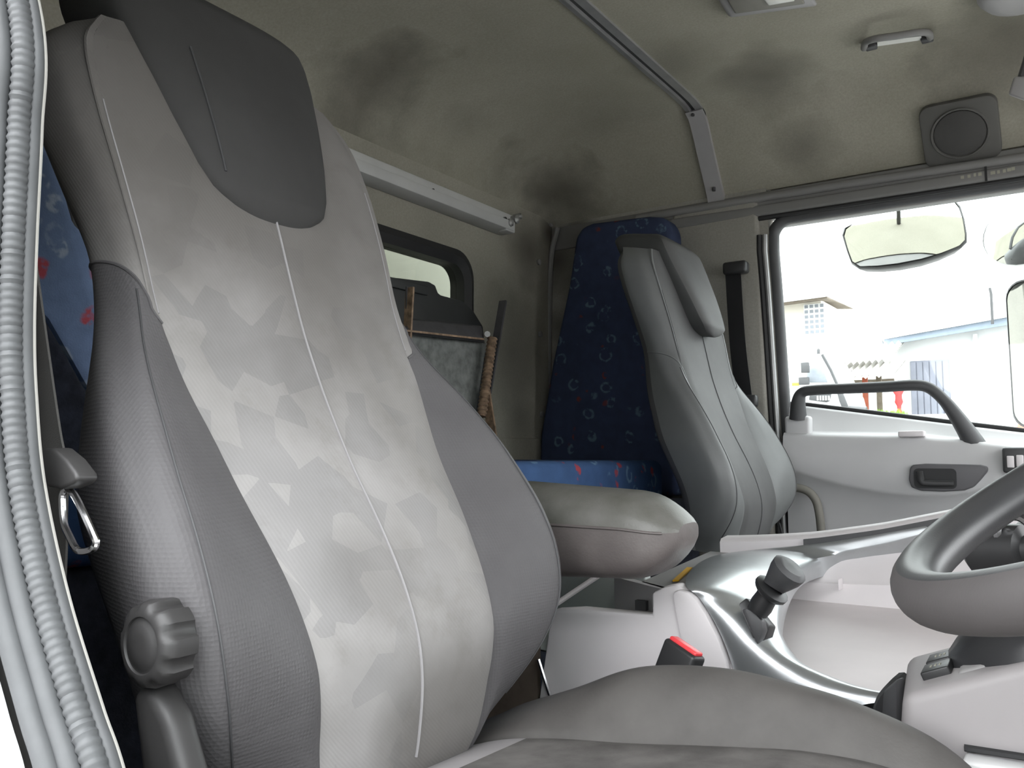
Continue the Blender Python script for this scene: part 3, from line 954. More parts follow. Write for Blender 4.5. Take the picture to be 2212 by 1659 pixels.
    for i in range(nr + 1):
        t = i / nr
        z = 0.926 + (1.210 - 0.926) * (0.5 - 0.5 * math.cos(PI * t))
        w = lerp_tab(HR, z)[0] * hw
        endf = min(1, ((z - 0.920) / 0.035)) ** 0.5 * min(1, ((1.214 - z) / 0.03)) ** 0.5
        tk = 0.048 * max(0.25, endf)
        thb = 0.030 + 0.035 * max(0, min(1, (z - 1.0) / 0.12))
        xc = prof(z) - 0.020
        ring = []
        for k in range(40):
            a = 2 * PI * k / 40
            cx_, sx_ = math.cos(a), math.sin(a)
            ex = 0.5
            vv = w * math.copysign(abs(sx_) ** ex, sx_)
            dd = math.copysign(abs(cx_) ** 0.45, cx_)
            off = tk * dd * 0.72 if dd > 0 else (thb + tk) * dd * 0.9
            ring.append(bt(xc + off + (hoff if off > -0.03 else hoff * 0.4), vv, 0.926 + (z - 0.926) * hs))
        rings.append(ring)
    if style['headrest'] == 'headrest_cloth':
        hr = loft('headrest', rings, style['headrest'], root)
    else:
        Vh = [p for r in rings for p in r]
        ff, fs = [], [tuple(range(40)), tuple(range(len(Vh) - 40, len(Vh)))]
        for i in range(nr):
            for k in range(40):
                q = (i * 40 + k, i * 40 + (k + 1) % 40, (i + 1) * 40 + (k + 1) % 40, (i + 1) * 40 + k)
                (ff if ((k < 8 or k >= 32) and 2 < i < nr - 7) else fs).append(q)
        a_, f_ = submesh(Vh, fs)
        hr = mesh('headrest', a_, f_, style['headrest'], root, True, 70)
        a_, f_ = submesh(Vh, ff)
        tag(mesh('headrest_face', a_, f_, style['panel'], hr, True, 70), 'lit front face of the headrest')  # face coloured lighter than the sides to stand in for front light
    # headrest seams
    for side in ((-1,) if style['headrest'] == 'headrest_cloth' else ()):
        pth = []
        for k in range(24):
            z = 0.97 + 0.14 * k / 23
            w = lerp_tab(HR, z)[0]
            v = side * (0.060 + 0.0 * z)
            fv = abs(v) / w
            cosd = (1 - min(0.999, fv) ** 4) ** 0.5
            pth.append(bt(prof(z) - 0.020 + 0.048 * 0.72 * (cosd ** 0.45) + 0.0005, v, z))
        tube('headrest_seam', pth, 0.0013, style['seam2'] if style['headrest'] != 'headrest_cloth' else 'charcoal_plastic', hr, 6)
    for side in (-1, 1):
        tube('headrest_post', [bt(prof(1.08) - 0.05, side * 0.05, 1.08), bt(prof(1.14) - 0.05, side * 0.05, 1.14)], 0.006, 'chrome', hr, 8)

    # cushion
    RID = [(-0.56, 0.412), (-0.52, 0.436), (-0.47, 0.455), (-0.44, 0.467), (-0.40, 0.487), (-0.367, 0.497), (-0.32, 0.503), (-0.275, 0.505), (-0.193, 0.496), (-0.139, 0.482), (-0.105, 0.468), (-0.08, 0.448), (-0.06, 0.415), (-0.05, 0.36)]
    CEN = [(-0.56, 0.405), (-0.52, 0.418), (-0.47, 0.436), (-0.42, 0.443), (-0.36, 0.447), (-0.29, 0.455), (-0.21, 0.463), (-0.14, 0.461), (-0.10, 0.450), (-0.075, 0.432), (-0.058, 0.405), (-0.05, 0.36)]
    NXc, NS = 60, 9

    def cz(x, v):
        zr, zc = smooth_tab(RID, x)[0], smooth_tab(CEN, x)[0]
        return zr, zc

    def vb(x):
        return 0.130 + 0.045 * max(0, min(1, (x + 0.47) / 0.30))

    def cp(x, v, z):
        return (x + ox, 0.567 + oy + v, z + oz + cdz)

    xs_c = [-0.555 + 0.505 * i / NXc for i in range(NXc + 1)]
    Vc, Vr = [], []
    for x in xs_c:
        zr, zc = cz(x, 0)
        w = vb(x)
        row = []
        for k in range(-8, 9):
            t = k / 8
            row.append(cp(x, w * t, zc + 0.004 * (1 - abs(t)) - (0.004 if abs(k) == 8 else 0)))
        Vc.append(row)
    iR = int(0.115 / 0.505 * NXc)
    # paler strip at the rear of the cushion, then the worn middle
    mesh('cushion_rear_strip', [p for r in Vc[:iR + 1] for p in r], grid_faces(iR + 1, 17), style['panel2'], root)
    mesh('cushion_panel', [p for r in Vc[iR:] for p in r], grid_faces(len(Vc) - iR, 17), style['cushion'], root)
    for side in (-1, 1):
        V = []
        for x in xs_c:
            zr, zc = cz(x, 0)
            w = vb(x)
            prf = [(w, zc - 0.004), (w + 0.006, zc + 0.004), (w + (0.213 - w) * 0.5, zc + (zr - zc) * 0.72), (0.205, zr - 0.001), (0.222, zr - 0.002), (0.240, zr - 0.020), (0.248, zr - 0.05), (0.250, 0.36), (0.245, 0.30)]
            hv = crom([(p[0], p[1], 0) for p in prf], 3)
            V += [cp(x, side * p.x, min(p.y, 9)) for p in hv]
        ncv = 3 * 8 + 1
        mesh('cushion_bolster', V, grid_faces(len(xs_c), ncv), style['cushion_bolster'], root)
    # rear and front closing, pan underneath
    box('cushion_pan', (-0.53 + ox, 0.567 + oy - 0.24, 0.26 + oz + cdz), (-0.07 + ox, 0.567 + oy + 0.24, 0.36 + oz + cdz), 'charcoal_plastic', root, 0.02, 2)
    box('pedestal', (-0.50 + ox, 0.567 + oy - 0.18, 0.0), (-0.12 + ox, 0.567 + oy + 0.18, 0.27 + oz + cdz), 'black_plastic', root, 0.02, 2)
    return root, bt, cp


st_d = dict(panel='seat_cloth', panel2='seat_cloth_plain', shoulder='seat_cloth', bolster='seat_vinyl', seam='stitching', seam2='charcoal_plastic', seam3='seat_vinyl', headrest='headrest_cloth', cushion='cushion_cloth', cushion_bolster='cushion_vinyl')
st_p = dict(panel='seat_leather_front', panel2='seat_leather', shoulder='seat_leather', bolster='seat_leather', seam='charcoal_plastic', seam2='charcoal_plastic', seam3='seat_leather', headrest='headrest_leather', cushion='seat_leather', cushion_bolster='seat_leather')
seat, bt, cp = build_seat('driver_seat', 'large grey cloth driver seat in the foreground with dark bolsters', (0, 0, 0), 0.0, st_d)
seat2, bt2, cp2 = build_seat('passenger_seat', 'grey passenger seat with lit front panel beside the far door', (-0.146, 1.323, 0.065), math.radians(9), st_p, 0.93, 0.84, 0.86, 0.035, -0.06)

# driver seat extras: strip under the backrest, recline knob, side shield, armrest
mesh_pts = []
knob = thing_part = None
kc = Vector((-0.480, 0.317, 0.586))
ring_list = []
NK = 64
for (y, r_, lob) in ((0.020, 0.020, 0.0), (0.017, 0.0245, 0.0012), (0.003, 0.0252, 0.0014), (-0.003, 0.0238, 0.001), (-0.0055, 0.020, 0.0), (-0.0055, 0.0172, 0.0), (-0.0042, 0.0165, 0.0), (-0.0042, 0.0148, 0.0), (-0.006, 0.013, 0.0), (-0.0064, 0.005, 0.0)):
    ring = []
    for k in range(NK):
        a = 2 * PI * k / NK
        s = math.cos(8 * a)
        rr_ = r_ + lob * (1 if s > -0.2 else -1.2)
        ring.append(kc + Vector((rr_ * math.cos(a), y, rr_ * math.sin(a))))
    ring_list.append(ring)
knob = loft('recline_knob', ring_list, 'knob_plastic', seat, True, True, 50)
tag(knob, 'round lobed recline knob')
tube('knob_shaft', [kc + Vector((0, 0.012, 0)), kc + Vector((-0.01, 0.035, 0))], 0.010, 'black_plastic', knob, 12)
# side shield below the knob
prism('side_shield', [(-0.500, 0.555), (-0.482, 0.562), (-0.462, 0.545), (-0.440, 0.505), (-0.395, 0.455), (-0.33, 0.42), (-0.15, 0.40), (-0.12, 0.36), (-0.14, 0.30), (-0.42, 0.30), (-0.46, 0.40), (-0.485, 0.50)], 'Y', 0.318, 0.340, 'knob_plastic', seat, 0.008, 3)
tube('shield_screw', [(-0.415, 0.315, 0.43), (-0.415, 0.319, 0.43)], 0.006, 'chrome', seat, 10)

# armrest on the inboard side
arm_rings = []
na = 40
for i in range(na + 1):
    t = i / na
    x = -0.66 + 0.277 * t
    e = max(0.0, (x + 0.450) / 0.068)
    endf = math.sqrt(max(0.02, 1 - min(1, e) ** 2.4))
    zt = 0.668 - 0.055 * max(0, (x + 0.60)) - 0.02 * min(1, e) ** 2
    zb = 0.552 + 0.012 * max(0, t - 0.2) + 0.03 * min(1, e) ** 3
    zc, hz = (zt + zb) / 2, (zt - zb) / 2 * (0.35 + 0.65 * endf)
    yc, hy = 0.915 + 0.012 * t, 0.052 * (0.45 + 0.55 * endf)
    ring = []
    for k in range(28):
        a = 2 * PI * k / 28 + PI / 28
        ca_, sa_ = math.cos(a), math.sin(a)
        ey = 0.50
        dy = math.copysign(abs(ca_) ** ey, ca_) * hy
        dz = math.copysign(abs(sa_) ** 0.62, sa_) * hz
        # near edge of the top falls away
        if dz > 0 and dy < 0:
            dz *= 1 - 0.30 * min(1, -dy / hy) ** 1.5
        ring.append((x, yc + dy, zc + dz))
    arm_rings.append(ring)
nc = 28
Va = [p for r in arm_rings for p in r]
top, low = [], []
for i in range(na):
    for j in range(nc):
        q = (i * nc + j, i * nc + (j + 1) % nc, (i + 1) * nc + (j + 1) % nc, (i + 1) * nc + j)
        (top if 0 <= j < 13 else low).append(q)
low.append(tuple(na * nc + k for k in range(nc)))
a_, f_ = submesh(Va, low)
arm = mesh('armrest', a_, f_, 'armrest_vinyl', seat, True, 70)
a_, f_ = submesh(Va, top)
mesh('armrest_top', a_, f_, 'armrest_top', arm, True, 70)
tube('armrest_seam', [Vector(arm_rings[i][13]) + Vector((0, -0.001, 0)) for i in range(0, na - 1)], 0.0016, 'armrest_vinyl', arm, 6)
tube('armrest_pivot', [(-0.64, 0.78, 0.61), (-0.64, 0.88, 0.61)], 0.02, 'black_plastic', arm, 12)
for (x, y, z) in ((-0.405, 0.892, 0.600),):
    box('scuff', (x - 0.004, y - 0.003, z - 0.009), (x + 0.002, y + 0.003, z + 0.009), 'seal_cloth', arm, 0.002)


# ------------------------------------------------------------------ belts
def ribbon(name, edge, width_dir, w, mat, parent, thick=0.0015):
    """band along `edge` (its forward edge), going width w along width_dir"""
    E_ = crom(edge, 6)
    wd = Vector(width_dir).normalized() * w
    nv = Vector((0, 1, 0)) if abs(wd.y) < abs(wd.x) else Vector((1, 0, 0))
    nv = nv * thick
    rings = [[p, p + wd, p + wd + nv, p + nv] for p in E_]
    return loft(name, rings, mat, parent, True, True, 30)


belt = thing('seat_belt', 'grey driver seat belt hanging between the near pillar and the seat', 'seat belt', (-0.55, 0.30, 0.40))
ribbon('webbing', [(-0.60, 0.300, 1.30), (-0.628, 0.297, 0.944), (-0.605, 0.297, 0.862), (-0.578, 0.297, 0.782), (-0.551, 0.295, 0.716), (-0.537, 0.293, 0.693), (-0.539, 0.295, 0.661), (-0.541, 0.297, 0.626), (-0.545, 0.298, 0.45), (-0.56, 0.298, 0.20)], (-1, 0.12, 0), 0.046, 'belt_webbing', belt)
lt = prism('latch_body', [(-0.554, 0.7), (-0.54, 0.705), (-0.531, 0.705), (-0.515, 0.698), (-0.503, 0.69), (-0.501, 0.686), (-0.506, 0.683), (-0.518, 0.68), (-0.534, 0.681), (-0.551, 0.687)], 'Y', 0.280, 0.294, 'knob_plastic', belt, 0.003, 3)
pts = [(-0.529, 0.29, 0.68), (-0.518, 0.289, 0.675), (-0.503, 0.288, 0.662), (-0.492, 0.287, 0.652), (-0.49, 0.287, 0.649), (-0.493, 0.287, 0.645), (-0.503, 0.287, 0.643), (-0.511, 0.287, 0.644), (-0.521, 0.288, 0.651), (-0.53, 0.289, 0.659), (-0.535, 0.29, 0.673), (-0.533, 0.29, 0.678)]
tube('latch_tongue', crom(pts + pts[:1], 3), 0.0022, 'chrome', belt, 8)

pb = thing('seat_belt', 'black passenger seat belt hanging on the far door pillar', 'seat belt', (-0.75, 2.2, 0.60))
ribbon('webbing', [(-0.756, 2.215, 1.2), (-0.746, 2.2, 1.072), (-0.737, 2.19, 0.972), (-0.721, 2.18, 0.847), (-0.714, 2.18, 0.765), (-0.707, 2.18, 0.67)], (-1, 0.3, 0), 0.05, 'belt_webbing_black', pb)
box('belt_anchor', (-0.802, 2.235, 1.186), (-0.737, 2.2, 1.22), 'black_plastic', pb, 0.008, 3)
box('latch_body', (-0.748, 2.19, 0.826), (-0.707, 2.165, 0.857), 'black_plastic', pb, 0.005, 2)
tube('latch_tongue', [(-0.719, 2.175, 0.825), (-0.712, 2.175, 0.795)], 0.006, 'black_plastic', pb, 8, 0.4)

buckle = thing('belt_buckle', 'black belt buckle with bright red button beside the driver cushion', 'buckle', (-0.40, 0.86, 0.40))
c0 = Vector((-0.357, 0.85, 0.503))
e1 = (Vector((-0.338, 0.842, 0.497)) - Vector((-0.375, 0.855, 0.51))).normalized()
e2 = Vector((0.30, 0.10, 0.95)); e2 = (e2 - e1 * e2.dot(e1)).normalized()
e3 = e1.cross(e2)
def obox(name, c, a, b_, d, ha, hb, hd, mat, parent, bev):
    cs_ = [c + a * (sx * ha) + b_ * (sy * hb) + d * (sz * hd) for sz in (-1, 1) for (sx, sy) in ((-1, -1), (1, -1), (1, 1), (-1, 1))]
    return hexa(name, cs_, mat, parent, bev, 3)
obox('buckle_body', c0 - e2 * 0.040, e1, e3, e2, 0.0215, 0.0105, 0.040, 'black_plastic', buckle, 0.004)
obox('red_button', c0 + e2 * 0.001, e1, e3, e2, 0.0185, 0.0065, 0.0025, 'red_button', buckle, 0.002)
tube('buckle_stalk', [c0 - e2 * 0.075, c0 - e2 * 0.11 + Vector((-0.02, 0, -0.02)), Vector((-0.50, 0.85, 0.30))], 0.010, 'black_plastic', buckle, 8, 0.5)

# ------------------------------------------------------------------ bunk, pads and the gear stowed on it
bunk = thing('bunk', 'blue patterned bunk mattress on a navy carpeted base behind the seats', 'bunk', (-1.1, 1.15, 0.0))
box('bunk_base', (-1.365, 0.29, 0.0), (-0.885, 2.22, 0.585), 'navy_carpet', bunk, 0.01)
box('mattress', (-1.365, 0.295, 0.585), (-0.855, 1.925, 0.690), 'blue_moquette_deep', bunk, 0.022, 4)

pad = thing('bunk_pad', 'tall dark blue patterned pad standing against the far side wall', 'pad', (-1.15, 2.2, 0.69), 'bunk pads')
ol = [(-1.367, 0.592), (-1.362, 0.76), (-1.318, 0.98), (-1.262, 1.20), (-1.236, 1.345), (-1.215, 1.372), (-1.18, 1.380), (-1.00, 1.372), (-0.955, 1.362), (-0.935, 1.33), (-0.93, 1.20), (-0.93, 0.592)]
prism('pad_body', ol, 'Y', 2.165, 2.253, 'blue_moquette_dark', pad, 0.020, 4)
pad2 = thing('bunk_pad', 'light blue patterned pad standing behind the driver seat by the near pillar', 'pad', (-1.1, 0.55, 0.69), 'bunk pads')
V = [(0.487, 1.181), (0.509, 1.184), (0.575, 0.996), (0.626, 0.958), (0.654, 0.752), (0.603, 0.784), (0.548, 0.868), (0.5, 0.912)]
prism('pad_body', V, 'X', -1.12, -1.06, 'blue_moquette_lit', pad2, 0.006, 2)
o = thing('navy_panel', 'dark navy panel standing on the bunk behind the driver seat', 'blanket', (-1.05, 0.55, 0.69))
V = [(0.461, 0.902), (0.487, 0.88), (0.512, 0.857), (0.538, 0.819), (0.563, 0.779), (0.617, 0.746), (0.619, 0.691), (0.471, 0.692)]
prism('panel_body', V, 'X', -1.058, -0.99, 'navy_carpet', o, 0.012, 3)  # dark navy panel with a slanted top edge

stand = thing('steel_stand', 'rusty angle iron stand with grey felt panel leaning behind the driver seat', 'stand', (-1.15, 1.45, 0.69))
def angle_iron(name, a, c, w, t, mat1, parent):
    a, c = Vector(a), Vector(c)
    d = (c - a).normalized()
    s1 = Vector((0, 1, 0)); s1 = (s1 - d * s1.dot(d)).normalized()
    s2 = d.cross(s1)
    if s2.x < 0:
        s2 = -s2
    sec = [(0, 0), (w, 0), (w, t), (t, t), (t, w), (0, w)]
    rings = [[p + s1 * u_ + s2 * v_ for (u_, v_) in sec] for p in (a, a.lerp(c, 0.5), c)]
    return loft(name, rings, mat1, parent, True, True, 20)
pr = angle_iron('angle_post', (-1.15, 1.65, 1.067), (-1.15, 1.587, 0.843), 0.020, 0.005, 'dark_steel', stand)
pr2 = angle_iron('angle_post', (-1.148, 1.577, 0.844), (-1.10, 1.55, 0.69), 0.022, 0.005, 'rust_steel', stand)
pth = [Vector((-1.128, 1.592, 0.97)).lerp(Vector((-1.128, 1.55, 0.788)), k / 60) for k in range(61)]
tube('threaded_rod', pth, [0.011 + 0.0016 * math.sin(k * 2.1) for k in range(61)], 'rust_steel', stand, 10)
angle_iron('angle_post', (-1.145, 1.309, 1.042), (-1.145, 1.3, 0.909), 0.020, 0.005, 'rust_steel', stand)
box('post_face', (-1.143, 1.325, 1.044), (-1.139, 1.306, 0.972), 'dark_steel', stand, 0.001)
hexa('cross_plate', [(-1.125, 1.285, 0.949), (-1.125, 1.556, 0.962), (-1.14, 1.576, 0.958), (-1.14, 1.302, 0.945), (-1.15, 1.324, 0.979), (-1.15, 1.579, 0.996), (-1.16, 1.593, 1.001), (-1.16, 1.336, 0.984)], 'dark_steel', stand, 0.001)
hexa('plate_edge', [(-1.122, 1.281, 0.947), (-1.122, 1.552, 0.96), (-1.14, 1.576, 0.964), (-1.14, 1.302, 0.951), (-1.122, 1.281, 0.951), (-1.122, 1.552, 0.964), (-1.14, 1.576, 0.968), (-1.14, 1.302, 0.955)], 'rust_steel', stand)
tube('bolt', [(-1.14, 1.587, 0.979), (-1.118, 1.558, 0.974)], 0.007, 'dull_steel', stand, 8)
hexa('felt_panel', [(-1.16, 1.322, 0.953), (-1.16, 1.612, 0.962), (-1.175, 1.632, 0.965), (-1.175, 1.339, 0.956), (-1.16, 1.326, 0.676), (-1.16, 1.542, 0.674), (-1.175, 1.562, 0.674), (-1.175, 1.343, 0.676)], 'felt', stand, 0.002)
case = thing('black_case', 'black sheet metal case behind the rusty stand below the rear window', 'case', (-1.25, 1.4, 0.69))
ol = [(1.268, 1.075), (1.488, 1.095), (1.51, 1.091), (1.52, 1.075), (1.531, 1.071), (1.614, 1.07), (1.658, 1.051), (1.697, 1.019), (1.709, 0.957), (1.691, 0.683), (1.276, 0.686)]
prism('case_body', ol, 'X', -1.33, -1.23, 'black_metal', case, 0.004, 2)
box('lid_rib', (-1.228, 1.293, 1.06), (-1.222, 1.474, 1.081), 'black_metal', case, 0.002)

# ------------------------------------------------------------------ centre console
con = thing('centre_console', 'pale grey centre console with silver sweep between the two seats', 'console', (-0.3, 1.2, 0.0))
prism('side_panel', [(-0.625, 0.0), (-0.622, 0.38), (-0.602, 0.497), (-0.560, 0.503), (-0.457, 0.505), (-0.457, 0.532), (-0.440, 0.541), (-0.425, 0.545), (-0.40, 0.535), (-0.375, 0.498), (-0.356, 0.452), (-0.34, 0.35), (-0.33, 0.0)], 'Y', 0.985, 1.01, 'pale_plastic', con, 0.004, 2)
prism('access_cover', [(-0.426, 0.531), (-0.425, 0.537), (-0.418, 0.54), (-0.405, 0.538), (-0.397, 0.532), (-0.384, 0.515), (-0.371, 0.491), (-0.361, 0.465), (-0.356, 0.442), (-0.355, 0.395), (-0.392, 0.389), (-0.408, 0.451), (-0.419, 0.492)], 'Y', 0.976, 0.992, 'pale_plastic', con, 0.003, 2)
tube('edge_strip', [(-0.619, 0.98, 0.432), (-0.61, 0.98, 0.409), (-0.6, 0.98, 0.385), (-0.593, 0.98, 0.356)], 0.0025, 'chrome', con, 6)
prism('rear_carpet', [(-0.80, 0.0), (-0.628, 0.0), (-0.628, 0.47), (-0.80, 0.47)], 'Y', 0.992, 1.0, 'brown_panel', con)
# top deck behind the sweep
slab('top_deck', [(-0.457, 0.985, 0.532), (-0.455, 1.02, 0.532), (-0.51, 1.06, 0.532), (-0.57, 1.47, 0.532), (-0.40, 1.47, 0.532), (-0.40, 1.0, 0.532)], (0, 0, -1), 0.02, 'grey_plastic', con, 0.003)
q = [(-0.468, 1.074, 0.536), (-0.463, 1.083, 0.536), (-0.497, 1.214, 0.536), (-0.504, 1.21, 0.536)]
slab('yellow_sticker', q, (0, 0, -1), 0.002, 'yellow_sticker', con)
# recessed bin behind the deck
hexa('bin_wall', [(-0.80, 1.16, 0.40), (-0.52, 1.10, 0.40), (-0.52, 1.12, 0.40), (-0.80, 1.18, 0.40), (-0.80, 1.16, 0.56), (-0.52, 1.10, 0.55), (-0.52, 1.12, 0.55), (-0.80, 1.18, 0.56)], 'pale_green_plastic', con, 0.003)
box('bin_floor', (-0.80, 1.0, 0.44), (-0.46, 1.14, 0.46), 'pale_green_plastic', con)
tube('bin_ledge', [(-0.648, 1.06, 0.485), (-0.627, 1.09, 0.505), (-0.593, 1.11, 0.531)], 0.004, 'pale_plastic', con, 8)
hexa('deck_face', [(-0.56, 1.085, 0.42), (-0.46, 1.02, 0.42), (-0.45, 1.03, 0.42), (-0.55, 1.095, 0.42), (-0.56, 1.085, 0.532), (-0.46, 1.02, 0.532), (-0.45, 1.03, 0.532), (-0.55, 1.095, 0.532)], 'grey_plastic', con)
box('vent_slot', (-0.493, 1.012, 0.504), (-0.478, 1.02, 0.516), 'rubber', con)
# silver sweep
Lc = [(-0.349, 0.99, 0.374), (-0.349, 0.985, 0.416), (-0.355, 0.983, 0.455), (-0.371, 0.982, 0.497), (-0.394, 0.983, 0.531), (-0.414, 0.99, 0.544), (-0.454, 1.1, 0.546), (-0.513, 1.3, 0.537), (-0.535, 1.44, 0.532), (-0.475, 1.455, 0.542), (-0.398, 1.455, 0.554), (-0.311, 1.455, 0.571), (-0.216, 1.455, 0.593)]
Rc = [(-0.154, 0.965, 0.458), (-0.204, 0.975, 0.456), (-0.245, 0.99, 0.459), (-0.286, 1.01, 0.467), (-0.316, 1.03, 0.492), (-0.33, 1.07, 0.517), (-0.357, 1.2, 0.532), (-0.38, 1.34, 0.533), (-0.374, 1.42, 0.536), (-0.352, 1.445, 0.541), (-0.317, 1.45, 0.551), (-0.269, 1.452, 0.564), (-0.208, 1.452, 0.585)]
Ls, Rs = crom(Lc, 5), crom(Rc, 5)
rows_ = []
for i, (l, r_) in enumerate(zip(Ls, Rs)):
    t = i / (len(Ls) - 1)
    bul = Vector((0.0, -0.012, 0.010)) if t < 0.6 else Vector((0.0, -0.004, 0.010)) * max(0.1, (1 - t) / 0.4)
    row = []
    for k in range(13):
        s = k / 12
        row.append(l.lerp(r_, s) + bul * (4 * s * (1 - s)))
    row += [r_ + Vector((0.004, 0.006, -0.006)), r_ + Vector((0.004, 0.012, -0.03))]
    row = [l + Vector((0, 0.015, -0.004))] + row
    rows_.append(row)
mesh('silver_sweep', [p for r in rows_ for p in r], grid_faces(len(rows_), len(rows_[0])), 'silver_trim', con, True, 60)
# tray behind the sweep
hexa('tray_floor', [(-0.42, 1.00, 0.425), (0.10, 0.99, 0.425), (0.12, 1.425, 0.455), (-0.42, 1.425, 0.455), (-0.42, 1.00, 0.440), (0.10, 0.99, 0.440), (0.12, 1.425, 0.470), (-0.42, 1.425, 0.470)], 'tray_plastic', con)
cols = []
for i in range(24):
    x = -0.50 + 0.70 * i / 23
    up = 0.10 * max(0, x + 0.40) ** 1.3 * 1.6
    cols.append([(x, 1.415, 0.455), (x, 1.422, 0.475), (x, 1.426, 0.497 + up * .5), (x, 1.438, 0.503 + up * .6), (x, 1.462, 0.538 + up), (x, 1.470, 0.543 + up), (x, 1.52, 0.545 + up), (x, 1.52, 0.40)])
loft('tray_back', cols, 'pale_plastic', con, True, True, 40)
box('tray_fin', (-0.334, 1.4, 0.492), (-0.335, 1.425, 0.509), 'pale_plastic', con, 0.001)
rim = [(-0.547, 0.555), (-0.47, 0.561), (-0.389, 0.570), (-0.282, 0.590), (-0.183, 0.615), (-0.05, 0.648), (0.10, 0.67), (0.40, 0.69)]
cols, cold = [], []
for i in range(40):
    x = -0.547 + 0.947 * i / 39
    z = smooth_tab(rim, x)[0]
    zz = z if x > -0.52 else z
    cols.append([(x, 1.462, z - 0.006), (x, 1.468, z), (x, 1.50, z + 0.003), (x, 1.53, z - 0.002), (x, 1.535, 0.35), (x, 1.47, 0.35)])
    cold.append([(x, 1.455, z - 0.017), (x, 1.455, z - 0.006), (x, 1.50, z - 0.006), (x, 1.50, z - 0.017)])
loft('outer_rim', cols, 'pale_plastic', con, True, True, 40)
loft('rim_groove', cold[6:], 'charcoal_plastic', con, True, True, 40)
box('console_core', (-0.45, 1.03, 0.0), (0.35, 1.50, 0.42), 'grey_plastic', con, 0.01)

# gear lever on the sweep
gl = thing('gear_lever', 'short black gear lever with flared knob on the silver console sweep', 'gear lever', (-0.32, 1.02, 0.48))
slab('slot_plate', [(-0.348, 0.985, 0.529), (-0.341, 0.992, 0.536), (-0.315, 0.995, 0.506), (-0.318, 0.99, 0.493), (-0.327, 0.982, 0.483)], (0.1, 1, -0.2), 0.02, 'black_plastic', gl, 0.002)
dc = [(-0.342, 0.978, 0.524), (-0.336, 0.978, 0.526), (-0.327, 0.978, 0.523), (-0.319, 0.978, 0.514), (-0.317, 0.978, 0.504), (-0.321, 0.978, 0.494), (-0.325, 0.978, 0.487)]
slab('selector_quadrant', dc, (0.1, 1, -0.2), 0.014, 'charcoal_plastic', gl, 0.002)
p0, p1, p2, p3 = Vector((-0.326, 0.985, 0.522)), Vector((-0.31, 0.985, 0.547)), Vector((-0.304, 0.985, 0.555)), Vector((-0.286, 0.98, 0.574))
tube('stalk', [p0, p0.lerp(p1, 0.33), p0.lerp(p1, 0.66), p1], [0.012, 0.0135, 0.0125, 0.0135], 'black_plastic', gl, 12)
ax = (p3 - p1).normalized()
tube('collar', [p1 - ax * 0.003, p1, p1 + ax * 0.004, p1 + ax * 0.006], [0.018, 0.0205, 0.0205, 0.016], 'black_plastic', gl, 16)
tube('knob', [p1 + ax * 0.006, p2, p2.lerp(p3, 0.35), p2.lerp(p3, 0.7), p3, p3 + ax * 0.004], [0.0125, 0.0135, 0.0165, 0.0195, 0.0205, 0.015], 'charcoal_plastic', gl, 16)

# shifter housing with switches, right of the console
sh = thing('shifter_housing', 'pale grey lower dash housing with two black switches at the right edge', 'dash housing', (0.0, 0.9, 0.0))
n0, n1 = Vector((-0.147, 0.83, 0.491)), Vector((-0.054, 0.83, 0.53))
n2 = n1 + (n1 - n0) * 2.2
f0, f1 = Vector((-0.168, 0.985, 0.492)), Vector((-0.062, 0.985, 0.535))
f2 = f1 + (f1 - f0) * 1.6
def dn(p, z, dx=0.0):
    return (p.x + dx, p.y, z)
V = [n0, n1, n2, f2, f1, f0]
Vb = [dn(n0, 0.28, -0.02), dn(n1, 0.28), dn(n2, 0.28), dn(f2, 0.28), dn(f1, 0.28), dn(f0, 0.28, -0.02)]
VV, FF = bevelled([tuple(v) for v in V] + Vb, [(0, 1, 2, 3, 4, 5), (11, 10, 9, 8, 7, 6)] + [(i, i + 6, (i + 1) % 6 + 6, (i + 1) % 6) for i in range(6)], 0.010, 4)
mesh('housing_body', VV, FF, 'housing_plastic', sh, True, 50)
tn = (n1 - n0).cross(f0 - n0).normalized()
if tn.z < 0:
    tn = -tn
ea = (n1 - n0).normalized()
eb = tn.cross(ea)
for (s, t) in ((0.020, 0.048), (0.020, 0.085)):
    c_ = n0 + ea * (s + 0.006) + eb * t
    swb = obox('switch', c_ + tn * 0.002, ea, eb, tn, 0.0125, 0.015, 0.005, 'black_plastic', sh, 0.0015)
    for k in (-1, 0, 1):
        obox('switch_mark', c_ + ea * (0.004 * k) + tn * 0.0072, ea, eb, tn, 0.0008, 0.003, 0.0004, 'print_mark', swb, 0.0)
bt_c = n0 + ea * 0.105 + eb * 0.085
obox('boot_bezel', bt_c - tn * 0.004, ea, eb, tn, 0.062, 0.062, 0.006, 'grey_plastic', sh, 0.006)
box('white_ledge', (-0.10, 0.805, 0.425), (0.30, 0.84, 0.452), 'body_paint', sh, 0.003)
tube('ledge_shadow_gap', [(-0.10, 0.827, 0.456), (0.30, 0.827, 0.462)], 0.003, 'rubber', sh, 6)
hexa('rear_bracket', [(-0.20, 0.93, 0.36), (-0.165, 0.88, 0.36), (-0.16, 0.90, 0.36), (-0.195, 0.95, 0.36), (-0.19, 0.94, 0.46), (-0.163, 0.89, 0.49), (-0.158, 0.91, 0.49), (-0.185, 0.96, 0.46)], 'charcoal_plastic', sh, 0.004)
tray2 = tube('conduit', crom([(-0.185, 0.93, 0.437), (-0.18, 0.93, 0.456), (-0.169, 0.93, 0.471), (-0.162, 0.94, 0.478)], 4), 0.010, 'black_plastic', sh, 8)

